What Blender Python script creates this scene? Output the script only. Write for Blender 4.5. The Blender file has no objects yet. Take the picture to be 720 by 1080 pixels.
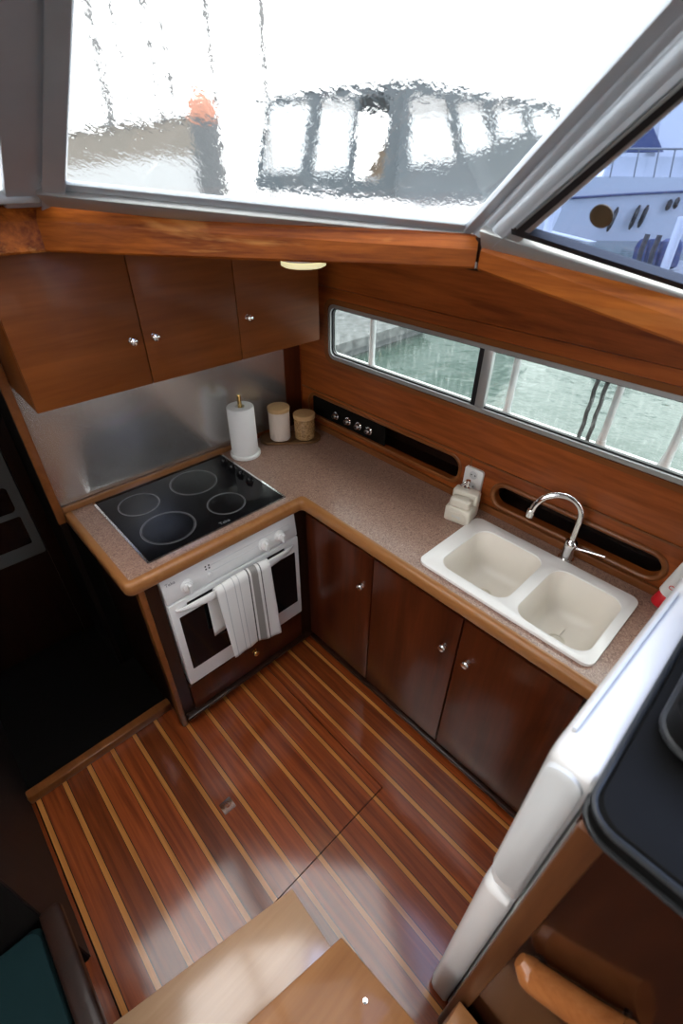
import bpy, bmesh, math, random
from mathutils import Vector as V, Matrix
random.seed(7)
PI = math.pi
SC = bpy.context.scene
COL = SC.collection
LOC = {}

# ------------------------------------------------------------------ camera
CAM = V((-1.4707, -1.9206, 2.0))
R2 = V((0.72448268, -0.6892336, 0.00904939))
U2 = V((0.40130309, 0.43242812, 0.80744148))
FW = V((0.56042901, 0.58134581, -0.58987826))
FPX = 501.0
cd = bpy.data.cameras.new('camera')
co = bpy.data.objects.new('camera', cd)
COL.objects.link(co)
m = Matrix((R2, U2, -FW)).transposed().to_4x4()
m.translation = CAM
co.matrix_world = m
cd.sensor_fit = 'VERTICAL'
cd.sensor_height = 36
cd.lens = FPX / 1080 * 36
cd.clip_start = 0.02
cd.clip_end = 500
cd.dof.use_dof = True
cd.dof.focus_distance = 1.9
cd.dof.aperture_fstop = 3.2
SC.camera = co
FH = V((FW.x, FW.y, 0)).normalized()


def ray(x, y):
    return FW + R2 * ((x - 360) / FPX) - U2 * ((y - 540) / FPX)


def hit(x, y, p0, n):
    r = ray(x, y)
    return CAM + r * ((V(p0) - CAM).dot(V(n)) / r.dot(V(n)))


def far(x, y, d):                       # a point d metres ahead, measured level
    return hit(x, y, CAM + FH * d, FH)


# ------------------------------------------------------------------ materials
def mat(name, col=(.5, .5, .5), rough=.5, metal=0, coat=0, spec=.5, trans=0, ior=1.45, emit=None, es=0):
    ma = bpy.data.materials.new(name)
    ma.use_nodes = True
    b = ma.node_tree.nodes['Principled BSDF']
    b.inputs['Base Color'].default_value = (*col, 1)
    b.inputs['Roughness'].default_value = rough
    b.inputs['Metallic'].default_value = metal
    b.inputs['Coat Weight'].default_value = coat
    b.inputs['Coat Roughness'].default_value = .08
    b.inputs['Specular IOR Level'].default_value = spec
    b.inputs['Transmission Weight'].default_value = trans
    b.inputs['IOR'].default_value = ior
    if emit:
        b.inputs['Emission Color'].default_value = (*emit, 1)
        b.inputs['Emission Strength'].default_value = es
    return ma


def nd(ma, t, **kw):
    n = ma.node_tree.nodes.new(t)
    for k, v in kw.items():
        if k in n.inputs:
            n.inputs[k].default_value = v
        else:
            setattr(n, k, v)
    return n


def lk(ma, a, b):
    ma.node_tree.links.new(a, b)


def ramp(ma, stops):
    r = nd(ma, 'ShaderNodeValToRGB')
    e = r.color_ramp.elements
    while len(e) < len(stops):
        e.new(.5)
    for q, (p, c) in zip(e, stops):
        q.position = p
        q.color = (*c, 1)
    return r


def bump(ma, h, strength=.2, dist=.002):
    b = nd(ma, 'ShaderNodeBump', Strength=strength, Distance=dist)
    lk(ma, h, b.inputs['Height'])
    lk(ma, b.outputs['Normal'], ma.node_tree.nodes['Principled BSDF'].inputs['Normal'])
    return b


def wood(name, a, b, axis='y', rough=.3, coat=.4, scale=1.0, contrast=(.3, .7), pos=False, rot=0.0):
    ma = mat(name, a, rough, coat=coat, spec=.3)
    tc = nd(ma, 'ShaderNodeNewGeometry' if pos else 'ShaderNodeTexCoord')
    mp = nd(ma, 'ShaderNodeMapping')
    s = {'x': (1.6, 22, 22), 'y': (22, 1.6, 22), 'z': (22, 22, 1.6)}[axis]
    mp.inputs['Scale'].default_value = [q * scale for q in s]
    mr_ = nd(ma, 'ShaderNodeMapping'); mr_.inputs['Rotation'].default_value = (0, 0, rot)
    lk(ma, tc.outputs['Position' if pos else 'Object'], mr_.inputs['Vector'])
    lk(ma, mr_.outputs[0], mp.inputs['Vector'])
    n1 = nd(ma, 'ShaderNodeTexNoise', Scale=1.0, Detail=7.0, Roughness=.62, Distortion=.9)
    lk(ma, mp.outputs[0], n1.inputs['Vector'])
    n2 = nd(ma, 'ShaderNodeTexNoise', Scale=7.0, Detail=3.0, Roughness=.6)
    lk(ma, mp.outputs[0], n2.inputs['Vector'])
    mx = nd(ma, 'ShaderNodeMix', data_type='FLOAT')
    mx.inputs[0].default_value = .28
    lk(ma, n1.outputs[0], mx.inputs[2])
    lk(ma, n2.outputs[0], mx.inputs[3])
    r = ramp(ma, [(contrast[0], a), (contrast[1], b)])
    lk(ma, mx.outputs[0], r.inputs[0])
    lk(ma, r.outputs[0], ma.node_tree.nodes['Principled BSDF'].inputs['Base Color'])
    bump(ma, mx.outputs[0], .08, .001)
    return ma


M = {}
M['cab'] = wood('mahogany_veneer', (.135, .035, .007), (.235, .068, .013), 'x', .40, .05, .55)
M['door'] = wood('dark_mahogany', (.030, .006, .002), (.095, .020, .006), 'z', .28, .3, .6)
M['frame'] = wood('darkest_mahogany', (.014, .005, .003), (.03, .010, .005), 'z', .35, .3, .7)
M['wall'] = wood('wall_mahogany', (.15, .031, .006), (.42, .108, .021), 'y', .38, .12, .38, (.36, .64))
M['trimw'] = wood('trim_mahogany', (.15, .046, .012), (.26, .088, .024), 'y', .32, .3, .6)
M['edgey'] = wood('teak_edging', (.27, .105, .032), (.37, .165, .056), 'y', .3, .3, .7)
M['edgex'] = wood('teak_edging_across', (.22, .085, .026), (.31, .135, .046), 'x', .3, .3, .7)
M['beam'] = wood('worn_teak', (.11, .018, .002), (.50, .14, .018), 'x', .45, .08, .75, (.36, .66), rot=math.atan2(.831, .612))
M['beamy'] = wood('worn_teak_side', (.14, .026, .003), (.46, .135, .020), 'y', .45, .08, .6, (.36, .64))
M['step'] = wood('sheen_whitened_step_wood', (.42, .24, .13), (.54, .34, .20), 'x', .25, 1.0, .5)  # base colour whitened to stand for window sheen on the step
M['step'].node_tree.nodes['Principled BSDF'].inputs['Coat IOR'].default_value = 1.8
M['step'].node_tree.nodes['Principled BSDF'].inputs['Coat Roughness'].default_value = .18
M['step2'] = wood('honey_step_wood', (.24, .095, .028), (.37, .165, .058), 'x', .4, .2, .5)
M['desk'] = wood('glossy_brown_wood', (.014, .004, .002), (.060, .016, .006), 'z', .2, .5, .35)
M['post'] = wood('brown_post_wood', (.065, .022, .008), (.13, .046, .015), 'z', .38, .2, .8)
M['arm'] = wood('varnished_handle_wood', (.24, .075, .02), (.42, .16, .05), 'y', .2, .6, .8)
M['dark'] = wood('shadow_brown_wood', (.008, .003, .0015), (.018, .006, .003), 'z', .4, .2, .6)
M['lidw'] = wood('pale_lid_wood', (.42, .25, .11), (.55, .35, .17), 'x', .5, 0, 1)
M['white'] = mat('white_enamel', (.78, .78, .77), .25, coat=.3)
M['whitep'] = mat('white_plastic', (.80, .80, .78), .35)
M['greyp'] = mat('pale_grey_plastic', (.62, .64, .64), .4)
M['chrome'] = mat('chrome', (.85, .85, .86), .07, 1)
M['brass'] = mat('brass', (.75, .52, .20), .2, 1)
M['alu'] = mat('window_aluminium', (.47, .49, .49), .42, .7)
M['black'] = mat('black_rubber', (.012, .012, .014), .45)
M['blackg'] = mat('black_glass', (.004, .004, .005), .07, spec=.3)
M['ringp'] = mat('grey_print', (.20, .20, .21), .3)
M['void'] = mat('matte_black_and_shade', (.006, .005, .004), .9, spec=.08)  # matte black for panels; stands for shade on floor base and lower wall
M['red'] = mat('red_plastic', (.70, .02, .03), .3)
M['jar'] = mat('cream_ceramic', (.60, .52, .45), .4)
M['cream'] = mat('cream_stoneware', (.72, .68, .58), .4)
M['sinkm'] = mat('sink_composite', (.85, .80, .72), .32, coat=.2)
M['rimm'] = mat('sink_rim_white', (.88, .87, .85), .3, coat=.2)
M['lampp'] = mat('yellowed_lamp_plastic', (.75, .70, .40), .4, emit=(1, .93, .55), es=1.1)
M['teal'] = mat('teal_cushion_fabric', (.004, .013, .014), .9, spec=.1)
M['deckw'] = mat('white_deck_paint', (.75, .77, .77), .5)
M['headl'] = mat('headliner', (.55, .54, .52), .7)
M['dim'] = mat('dimmed_grey_enamel', (.10, .105, .10), .5)  # dimness of the passage put into the enamel's grey
M['black2'] = wood('shade_black_wood', (.006, .003, .002), (.014, .006, .003), 'z', .6, 0, .6)  # near-black wood: shade of the dark passage put into its colour
M['trayw'] = wood('dark_tray_wood', (.10, .048, .018), (.17, .085, .035), 'x', .45, 0, 1)
M['bronze'] = mat('bronze_disc', (.16, .12, .07), .4, .5)

# painted window metal with slight mottling
ma = M['pmetal'] = mat('grey_window_paint', (.40, .42, .44), .42, .35)
n = nd(ma, 'ShaderNodeTexNoise', Scale=6.0, Detail=5.0)
tc = nd(ma, 'ShaderNodeTexCoord'); lk(ma, tc.outputs['Object'], n.inputs['Vector'])
r = ramp(ma, [(.3, (.46, .52, .58)), (.7, (.54, .60, .66))]); lk(ma, n.outputs[0], r.inputs[0])
lk(ma, r.outputs[0], ma.node_tree.nodes['Principled BSDF'].inputs['Base Color'])

# brushed steel
M['steel'] = mat('satin_steel', (.62, .61, .60), .27, .85)

# speckled laminate
ma = M['lam'] = mat('speckled_laminate', (.3, .2, .17), .33, coat=.15)
tc = nd(ma, 'ShaderNodeTexCoord')
v = nd(ma, 'ShaderNodeTexNoise', Scale=75.0, Detail=6.0, Roughness=.78, Distortion=2.4); lk(ma, tc.outputs['Object'], v.inputs['Vector'])
r = ramp(ma, [(.34, (.12, .07, .055)), (.46, (.26, .15, .11)), (.56, (.38, .235, .175)), (.70, (.52, .39, .32))])
lk(ma, v.outputs[0], r.inputs[0])
lk(ma, r.outputs[0], ma.node_tree.nodes['Principled BSDF'].inputs['Base Color'])

# planked cabin sole: reddish planks with thin pale strips, laid along y
ma = M['floor'] = mat('striped_cabin_sole', (.2, .06, .02), .32, coat=1, spec=.25)
bs_ior = ma.node_tree.nodes['Principled BSDF'].inputs['Coat IOR']; bs_ior.default_value = 1.65
bs = ma.node_tree.nodes['Principled BSDF']
bs.inputs['Coat Roughness'].default_value = .12
geo = nd(ma, 'ShaderNodeNewGeometry'); sp = nd(ma, 'ShaderNodeSeparateXYZ'); lk(ma, geo.outputs['Position'], sp.inputs[0])


def mth(op, a, b=None):
    q = nd(ma, 'ShaderNodeMath', operation=op)
    for i, s in enumerate((a, b)):
        if s is None:
            continue
        if isinstance(s, (int, float)):
            q.inputs[i].default_value = s
        else:
            lk(ma, s, q.inputs[i])
    return q.outputs[0]


PITCH, OFF = .0955, 1.748
u = mth('DIVIDE', mth('ADD', sp.outputs[0], OFF), PITCH)
fr = mth('FRACT', u)
cell = mth('FLOOR', u)
wn = nd(ma, 'ShaderNodeTexWhiteNoise', noise_dimensions='1D'); lk(ma, cell, wn.inputs['W'])
strip = mth('LESS_THAN', fr, .205)
j1 = mth('LESS_THAN', mth('ABSOLUTE', mth('SUBTRACT', fr, .205)), .014)
j2 = mth('LESS_THAN', fr, .020)
joint = mth('MAXIMUM', j1, j2)
mp = nd(ma, 'ShaderNodeMapping'); mp.inputs['Scale'].default_value = (60, 2.2, 1); lk(ma, geo.outputs['Position'], mp.inputs['Vector'])
cmb = nd(ma, 'ShaderNodeCombineXYZ'); lk(ma, mth('MULTIPLY', wn.outputs[0], 40.0), cmb.inputs[1])
add = nd(ma, 'ShaderNodeVectorMath', operation='ADD'); lk(ma, mp.outputs[0], add.inputs[0]); lk(ma, cmb.outputs[0], add.inputs[1])
n = nd(ma, 'ShaderNodeTexNoise', Scale=1.0, Detail=6.0, Roughness=.6, Distortion=.6); lk(ma, add.outputs[0], n.inputs['Vector'])
rA = ramp(ma, [(.28, (.105, .017, .004)), (.72, (.28, .060, .013))]); lk(ma, n.outputs[0], rA.inputs[0])
rB = ramp(ma, [(.28, (.36, .125, .024)), (.72, (.58, .235, .055))]); lk(ma, n.outputs[0], rB.inputs[0])
hv = nd(ma, 'ShaderNodeHueSaturation'); lk(ma, rA.outputs[0], hv.inputs['Color'])
lk(ma, mth('ADD', mth('MULTIPLY', wn.outputs[0], .7), .75), hv.inputs['Value'])
mx = nd(ma, 'ShaderNodeMix', data_type='RGBA'); lk(ma, strip, mx.inputs[0]); lk(ma, hv.outputs[0], mx.inputs[6]); lk(ma, rB.outputs[0], mx.inputs[7])
mx2 = nd(ma, 'ShaderNodeMix', data_type='RGBA'); lk(ma, joint, mx2.inputs[0]); lk(ma, mx.outputs[2], mx2.inputs[6]); mx2.inputs[7].default_value = (.018, .007, .004, 1)
lk(ma, mx2.outputs[2], bs.inputs['Base Color'])
nb = nd(ma, 'ShaderNodeTexNoise', Scale=14.0, Detail=4.0); lk(ma, geo.outputs['Position'], nb.inputs['Vector'])
bump(ma, nb.outputs[0], .10, .004)

# tea towel: white linen with a grey band and thin stripes
ma = M['towel'] = mat('striped_linen', (.7, .7, .68), .9)
bs = ma.node_tree.nodes['Principled BSDF']
tc = nd(ma, 'ShaderNodeTexCoord'); sp = nd(ma, 'ShaderNodeSeparateXYZ'); lk(ma, tc.outputs['Object'], sp.inputs[0])
r = nd(ma, 'ShaderNodeValToRGB'); r.color_ramp.interpolation = 'CONSTANT'
W_, G_, D_, P_ = (.74, .73, .71), (.26, .245, .23), (.07, .065, .06), (.50, .50, .50)
stops = [(0, W_), (.13, P_), (.145, W_), (.30, P_), (.315, W_), (.385, P_), (.40, W_), (.56, D_), (.585, W_), (.62, G_), (.74, W_), (.79, D_), (.81, W_)]
e = r.color_ramp.elements
while len(e) < len(stops):
    e.new(.5)
for q, (p, c) in zip(e, stops):
    q.position = p; q.color = (*c, 1)
lk(ma, mth('ADD', mth('DIVIDE', sp.outputs[0], .245), .5), r.inputs[0])
lk(ma, r.outputs[0], bs.inputs['Base Color'])
n = nd(ma, 'ShaderNodeTexNoise', Scale=260.0, Detail=2.0); lk(ma, tc.outputs['Object'], n.inputs['Vector'])
bump(ma, n.outputs[0], .35, .002)

# paper
ma = M['paper'] = mat('quilted_paper', (.80, .80, .79), .9)
n = nd(ma, 'ShaderNodeTexVoronoi', Scale=120.0); bump(ma, n.outputs[0], .3, .002)
# granola-filled glass jar
ma = M['grain'] = mat('grain_behind_glass', (.3, .17, .07), .2, coat=.6)
n = nd(ma, 'ShaderNodeTexVoronoi', Scale=160.0); tc = nd(ma, 'ShaderNodeTexCoord'); lk(ma, tc.outputs['Object'], n.inputs['Vector'])
r = ramp(ma, [(0, (.16, .08, .03)), (1, (.46, .28, .12))]); lk(ma, n.outputs['Color'], r.inputs[0])
lk(ma, r.outputs[0], ma.node_tree.nodes['Principled BSDF'].inputs['Base Color'])
# embossed ceramic jar
ma = M['ribbed'] = mat('ribbed_ceramic', (.60, .50, .43), .5)
tc = nd(ma, 'ShaderNodeTexCoord'); n = nd(ma, 'ShaderNodeTexVoronoi', Scale=90.0); lk(ma, tc.outputs['Object'], n.inputs['Vector'])
bump(ma, n.outputs[0], .4, .003)
# quilted black vinyl
M['vinyl'] = mat('black_vinyl', (.005, .005, .005), .6, spec=.10)
M['vinyledge'] = mat('black_vinyl_piping', (.015, .017, .019), .45)


for nm_, ax_ in (('beam', 1), ('beamy', 0)):
    ma = M[nm_]; bs = ma.node_tree.nodes['Principled BSDF']
    src = bs.inputs['Base Color'].links[0].from_socket
    mp = [q for q in ma.node_tree.nodes if q.type == 'MAPPING' and q.inputs['Scale'].default_value[0] != q.inputs['Scale'].default_value[1]][0]
    w1 = nd(ma, 'ShaderNodeTexNoise', Scale=.42, Detail=6.0, Roughness=.68, Distortion=.5); lk(ma, mp.outputs[0], w1.inputs['Vector'])
    wr = ramp(ma, [(.51, (0, 0, 0)), (.58, (.9, .9, .9))] if nm_ == 'beam' else [(.58, (0, 0, 0)), (.66, (.3, .3, .3))]); lk(ma, w1.outputs[0], wr.inputs[0])
    bs.inputs['Specular IOR Level'].default_value = .15; bs.inputs['Coat Weight'].default_value = .04
    wm = nd(ma, 'ShaderNodeMix', data_type='RGBA'); lk(ma, wr.outputs[0], wm.inputs[0]); lk(ma, src, wm.inputs[6]); wm.inputs[7].default_value = (.62, .27, .07, 1)
    w2 = nd(ma, 'ShaderNodeTexNoise', Scale=.30, Detail=4.0, Roughness=.6); mp2 = nd(ma, 'ShaderNodeMapping'); mp2.inputs['Location'].default_value = (5, 3, 2); lk(ma, mp.outputs[0], mp2.inputs['Vector']); lk(ma, mp2.outputs[0], w2.inputs['Vector'])
    wr2 = ramp(ma, [(.50, (0, 0, 0)), (.62, (.75, .75, .75))]); lk(ma, w2.outputs[0], wr2.inputs[0])
    wm2 = nd(ma, 'ShaderNodeMix', data_type='RGBA'); lk(ma, wr2.outputs[0], wm2.inputs[0]); lk(ma, wm.outputs[2], wm2.inputs[6]); wm2.inputs[7].default_value = (.06, .010, .002, 1)
    lk(ma, wm2.outputs[2], bs.inputs['Base Color'])


def glass(name, tint, wet=0.0, scale=70.0, stretch=(1, 1, .5), mist=.0, refl=.05, mscale=60.0):
    """wet > 0: rain-rippled refracting glass; otherwise clear tinted glass with faint water marks"""
    g = bpy.data.materials.new(name); g.use_nodes = True
    nt = g.node_tree; nt.nodes.remove(nt.nodes['Principled BSDF'])
    out = nt.nodes['Material Output']
    tc = nd(g, 'ShaderNodeTexCoord'); mp = nd(g, 'ShaderNodeMapping'); mp.inputs['Scale'].default_value = stretch
    lk(g, tc.outputs['Object'], mp.inputs['Vector'])
    if wet > 0:
        tr = nd(g, 'ShaderNodeBsdfRefraction', Roughness=0.0, IOR=1.3)
        no = nd(g, 'ShaderNodeTexNoise', Scale=scale, Detail=3.0, Roughness=.6, Distortion=.6); lk(g, mp.outputs[0], no.inputs['Vector'])
        bg_ = nd(g, 'ShaderNodeTexNoise', Scale=scale * .12, Detail=2.0); lk(g, mp.outputs[0], bg_.inputs['Vector'])
        mu = nd(g, 'ShaderNodeMath', operation='MULTIPLY'); lk(g, no.outputs[0], mu.inputs[0]); lk(g, bg_.outputs[0], mu.inputs[1])
        bp = nd(g, 'ShaderNodeBump', Strength=1.0, Distance=wet); lk(g, mu.outputs[0], bp.inputs['Height']); lk(g, bp.outputs[0], tr.inputs['Normal'])
    else:
        tr = nd(g, 'ShaderNodeBsdfTransparent')
    tr.inputs['Color'].default_value = (*tint, 1)
    gl = nd(g, 'ShaderNodeBsdfGlossy', Roughness=.03); m2 = nd(g, 'ShaderNodeMixShader'); m2.inputs[0].default_value = refl
    lk(g, tr.outputs[0], m2.inputs[1]); lk(g, gl.outputs[0], m2.inputs[2])
    df = nd(g, 'ShaderNodeBsdfTranslucent'); df.inputs['Color'].default_value = (.9, .93, .93, 1)
    m3 = nd(g, 'ShaderNodeMixShader')
    ms = nd(g, 'ShaderNodeTexNoise', Scale=mscale, Detail=5.0, Roughness=.7); lk(g, mp.outputs[0], ms.inputs['Vector'])
    mr = nd(g, 'ShaderNodeMapRange'); mr.inputs[1].default_value = .50; mr.inputs[2].default_value = .75; mr.inputs[3].default_value = mist * .25; mr.inputs[4].default_value = mist * 3
    lk(g, ms.outputs[0], mr.inputs[0]); lk(g, mr.outputs[0], m3.inputs[0])
    lk(g, m2.outputs[0], m3.inputs[1]); lk(g, df.outputs[0], m3.inputs[2])
    lk(g, m3.outputs[0], out.inputs[0])
    return g


M['gwind'] = glass('rain_wet_glass', (.985, .99, .99), .00045, 60, (1, 1, .6), .004)
M['gside'] = glass('blue_tinted_glass', (.60, .68, .86), 0, 60, (1, 1, 1), .012, .05, 160)
M['gstrip'] = glass('salt_streaked_glass', (.88, .93, .92), 0, 60, (1, 1, .22), .035, .05, 70)


# ------------------------------------------------------------------ mesh helpers
def box(bm, a, b):
    x0, x1 = sorted((a[0], b[0])); y0, y1 = sorted((a[1], b[1])); z0, z1 = sorted((a[2], b[2]))
    vs = [bm.verts.new(p) for p in ((x0, y0, z0), (x1, y0, z0), (x1, y1, z0), (x0, y1, z0), (x0, y0, z1), (x1, y0, z1), (x1, y1, z1), (x0, y1, z1))]
    for f in ((3, 2, 1, 0), (4, 5, 6, 7), (0, 1, 5, 4), (1, 2, 6, 5), (2, 3, 7, 6), (3, 0, 4, 7)):
        bm.faces.new([vs[i] for i in f])
    return bm


def hexa(bm, lo, hi):                   # two matching loops joined into a closed solid
    a = [bm.verts.new(p) for p in lo]; b = [bm.verts.new(p) for p in hi]
    n = len(a)
    bm.faces.new(a[::-1]); bm.faces.new(b)
    for i in range(n):
        bm.faces.new((a[i], a[(i + 1) % n], b[(i + 1) % n], b[i]))
    return bm


def loft(bm, loops, cap0=True, cap1=True):
    ls = [[bm.verts.new(p) for p in l] for l in loops]
    n = len(ls[0])
    for a, b in zip(ls, ls[1:]):
        for i in range(n):
            bm.faces.new((a[i], a[(i + 1) % n], b[(i + 1) % n], b[i]))
    if cap0: bm.faces.new(ls[0][::-1])
    if cap1: bm.faces.new(ls[-1])
    return bm


def tube(bm, path, r, n=12, sq=None):
    path = [V(p) for p in path]
    rs = r if isinstance(r, (list, tuple)) else [r] * len(path)
    t0 = (path[1] - path[0]).normalized()
    up = V((0, 0, 1)) if abs(t0.z) < .9 else V((1, 0, 0))
    nx = t0.cross(up).normalized()
    loops = []
    for i, p in enumerate(path):
        t = (path[min(i + 1, len(path) - 1)] - path[max(i - 1, 0)]).normalized()
        nx = (nx - t * nx.dot(t)).normalized()
        ny = t.cross(nx)
        k = sq or (1, 1)
        loops.append([p + nx * (math.cos(2 * PI * j / n) * rs[i] * k[0]) + ny * (math.sin(2 * PI * j / n) * rs[i] * k[1]) for j in range(n)])
    return loft(bm, loops)


def lathe(bm, prof, c, n=32, axis=V((0, 0, 1))):
    axis = V(axis).normalized()
    a = V((1, 0, 0)) if abs(axis.x) < .9 else V((0, 1, 0))
    e1 = axis.cross(a).normalized(); e2 = axis.cross(e1)
    c = V(c)
    loops = [[c + axis * h + (e1 * math.cos(2 * PI * j / n) + e2 * math.sin(2 * PI * j / n)) * max(rr, 1e-4) for j in range(n)] for rr, h in prof]
    return loft(bm, loops)


def rrect(x0, x1, y0, y1, r, n=6):
    pts = []
    for cx, cy, a0 in ((x1 - r, y1 - r, 0), (x0 + r, y1 - r, 90), (x0 + r, y0 + r, 180), (x1 - r, y0 + r, 270)):
        for i in range(n + 1):
            a = math.radians(a0 + 90 * i / n)
            pts.append((cx + r * math.cos(a), cy + r * math.sin(a)))
    return pts


def ellipse(cx, cy, a, b, n=40, rot=0):
    c, s = math.cos(rot), math.sin(rot)
    return [(cx + a * math.cos(2 * PI * i / n) * c - b * math.sin(2 * PI * i / n) * s, cy + a * math.cos(2 * PI * i / n) * s + b * math.sin(2 * PI * i / n) * c) for i in range(n)]


def plate(bm, outer, holes, w0, w1, f):
    """flat plate with holes; f maps (u, v, w) to the place"""
    cu = bpy.data.curves.new('tmp', 'CURVE'); cu.dimensions = '2D'; cu.fill_mode = 'BOTH'; cu.extrude = abs(w1 - w0) / 2
    for l in [outer] + list(holes):
        s = cu.splines.new('POLY'); s.points.add(len(l) - 1); s.use_cyclic_u = True
        for p, q in zip(s.points, l):
            p.co = (q[0], q[1], 0, 1)
    o = bpy.data.objects.new('tmp', cu); COL.objects.link(o)
    dg = bpy.context.evaluated_depsgraph_get(); dg.update()
    me = bpy.data.meshes.new_from_object(o.evaluated_get(dg))
    t = bmesh.new(); t.from_mesh(me)
    bmesh.ops.remove_doubles(t, verts=t.verts, dist=1e-5)
    mid = (w0 + w1) / 2
    mp_ = {}
    for v_ in t.verts:
        mp_[v_] = bm.verts.new(f(v_.co.x, v_.co.y, v_.co.z + mid))
    for fc in t.faces:
        try:
            bm.faces.new([mp_[v_] for v_ in fc.verts])
        except ValueError:
            pass
    t.free(); bpy.data.objects.remove(o); bpy.data.curves.remove(cu); bpy.data.meshes.remove(me)
    bmesh.ops.recalc_face_normals(bm, faces=bm.faces)
    return bm


fx = lambda X: (lambda u_, v_, w: (X + w, u_, v_))      # plate in a plane x = X, (u, v) = (y, z)
fy = lambda Y: (lambda u_, v_, w: (u_, Y + w, v_))
fz = lambda Z: (lambda u_, v_, w: (u_, v_, Z + w))


def root_of(o):
    while o.parent: o = o.parent
    return o


def obj(name, bm, m_, parent=None, bevel=0, seg=2, origin=None, ang=38, label=None):
    bmesh.ops.recalc_face_normals(bm, faces=bm.faces)
    if bevel:
        es = [e_ for e_ in bm.edges if len(e_.link_faces) == 2 and e_.calc_face_angle(0) > .5]
        bmesh.ops.bevel(bm, geom=es, offset=bevel, segments=seg, profile=.5, affect='EDGES', clamp_overlap=True)
    for f_ in bm.faces: f_.smooth = True
    for e_ in bm.edges:
        if len(e_.link_faces) == 2 and e_.calc_face_angle(0) > math.radians(ang): e_.smooth = False
    if parent is not None:
        off = LOC[root_of(parent)]
    elif origin is not None:
        off = V(origin)
    else:
        xs = [v_.co for v_ in bm.verts]
        off = V(((min(c.x for c in xs) + max(c.x for c in xs)) / 2, (min(c.y for c in xs) + max(c.y for c in xs)) / 2, min(c.z for c in xs)))
    bmesh.ops.translate(bm, verts=bm.verts, vec=-off)
    me = bpy.data.meshes.new(name); bm.to_mesh(me); bm.free()
    me.materials.append(m_)
    o = bpy.data.objects.new(name, me); COL.objects.link(o)
    if parent is not None:
        o.parent = parent
    else:
        o.location = off; LOC[o] = off
    if label: o['label'] = label
    return o


def thing(name, label, cat, loc, group=None):
    o = bpy.data.objects.new(name, None); COL.objects.link(o); o.empty_display_size = .05
    o.location = loc; LOC[o] = V(loc)
    o['label'] = label; o['category'] = cat
    if group: o['group'] = group
    return o


def tag(o, label, cat, group=None):
    o['label'] = label; o['category'] = cat
    if group: o['group'] = group
    return o


def struct(name, bm, m_, parent=None, **kw):
    o = obj(name, bm, m_, parent, **kw)
    if parent is None: o['kind'] = 'structure'
    return o


B = bmesh.new


def B1(a, b): return box(B(), a, b)


def prism(poly, z0, z1): return hexa(B(), [(x, y, z0) for x, y in poly], [(x, y, z1) for x, y in poly])


def text_mesh(s, size, f, depth=.0006):
    cu = bpy.data.curves.new('tmp', 'FONT'); cu.body = s; cu.size = size; cu.extrude = depth / 2
    cu.align_x = 'CENTER'; cu.align_y = 'CENTER'
    o = bpy.data.objects.new('tmp', cu); COL.objects.link(o)
    dg = bpy.context.evaluated_depsgraph_get(); dg.update()
    me = bpy.data.meshes.new_from_object(o.evaluated_get(dg))
    bm = B(); bm.from_mesh(me)
    for v_ in bm.verts: v_.co = V(f(v_.co.x, v_.co.y, v_.co.z))
    bpy.data.objects.remove(o); bpy.data.curves.remove(cu); bpy.data.meshes.remove(me)
    return bm


def copy_tree(o, parent=None):
    c = o.copy(); COL.objects.link(c)
    if parent: c.parent = parent
    for ch in list(o.children): copy_tree(ch, c)
    return c


# ================================================================== SETTING
ZO = 1.822                              # underside of the deck over the galley
HX0, HX1, HY0, HY1 = -1.7475, -.735, -1.405, -.50      # lift-out hatch in the sole
bm = B(); g = .0035
for a, b in (((-1.80, -2.0, -.03), (HX0 - g, HY1 + g, 0)), ((HX1 + g, -2.0, -.03), (0, .2, 0)), ((HX0 - g, -2.0, -.03), (HX1 + g, HY0 - g, 0)), ((-1.17, HY1 + g, -.03), (HX1 + g, -.1, 0))):
    box(bm, a, b)
struct('floor', bm, M['floor'], origin=(0, 0, 0))
struct('floor_base', B1((-3.3, -5.6, -.10), (.25, .95, -.04)), M['void'], origin=(0, 0, 0))
t = thing('floor_hatch', 'lift-out striped wooden floor hatch set into the cabin sole with a chrome pull ring', 'floor hatch', ((HX0 + HX1) / 2, (HY0 + HY1) / 2, -.02))
obj('hatch_panel', B1((HX0, HY0, -.028), (HX1, HY1, .0)), M['floor'], t)
lx, ly = -1.217, -1.043
bm = plate(B(), rrect(lx - .024, lx + .024, ly - .024, ly + .024, .004), [ellipse(lx, ly, .015, .015, 24)], 0, .0025, fz(0))
lt = obj('latch_plate', bm, M['chrome'], t, label='square chrome latch plate')
bm = B()
bm = plate(bm, ellipse(lx, ly, .0135, .0135, 24), [ellipse(lx, ly, .009, .009, 24)], .0005, .003, fz(0))
box(bm, (lx - .009, ly - .002, .0005), (lx + .009, ly + .002, .0025))
obj('pull_ring', bm, M['chrome'], lt)

# stove wall and sink wall
struct('wall_front', B1((-1.2225, -.098, .86), (.05, -.04, ZO)), M['wall'], origin=(0, 0, 0))
struct('wall_front_base', B1((-1.2225, -.098, -.04), (.05, -.04, .859)), M['void'], origin=(0, 0, 0))  # lower wall coloured near black to stand for the passage shade
WY0, WY1, WZ0, WZ1 = -2.45, -.300, 1.283, 1.518
ovR = rrect(-1.826, -1.238, .951, 1.035, .0415, 10)
ovL = rrect(-1.066, -.155, .962, 1.068, .045, 10)
bm = plate(B(), [(-3.0, .0), (-.04, .0), (-.04, ZO - .073), (-1.30, ZO - .073), (-2.7, ZO - .28), (-3.0, ZO - .28)], [rrect(WY0, WY1, WZ0, WZ1, .035), ovR, ovL], 0, .03, fx(0))
struct('wall_right', bm, M['wall'], origin=(0, 0, 0))
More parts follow.
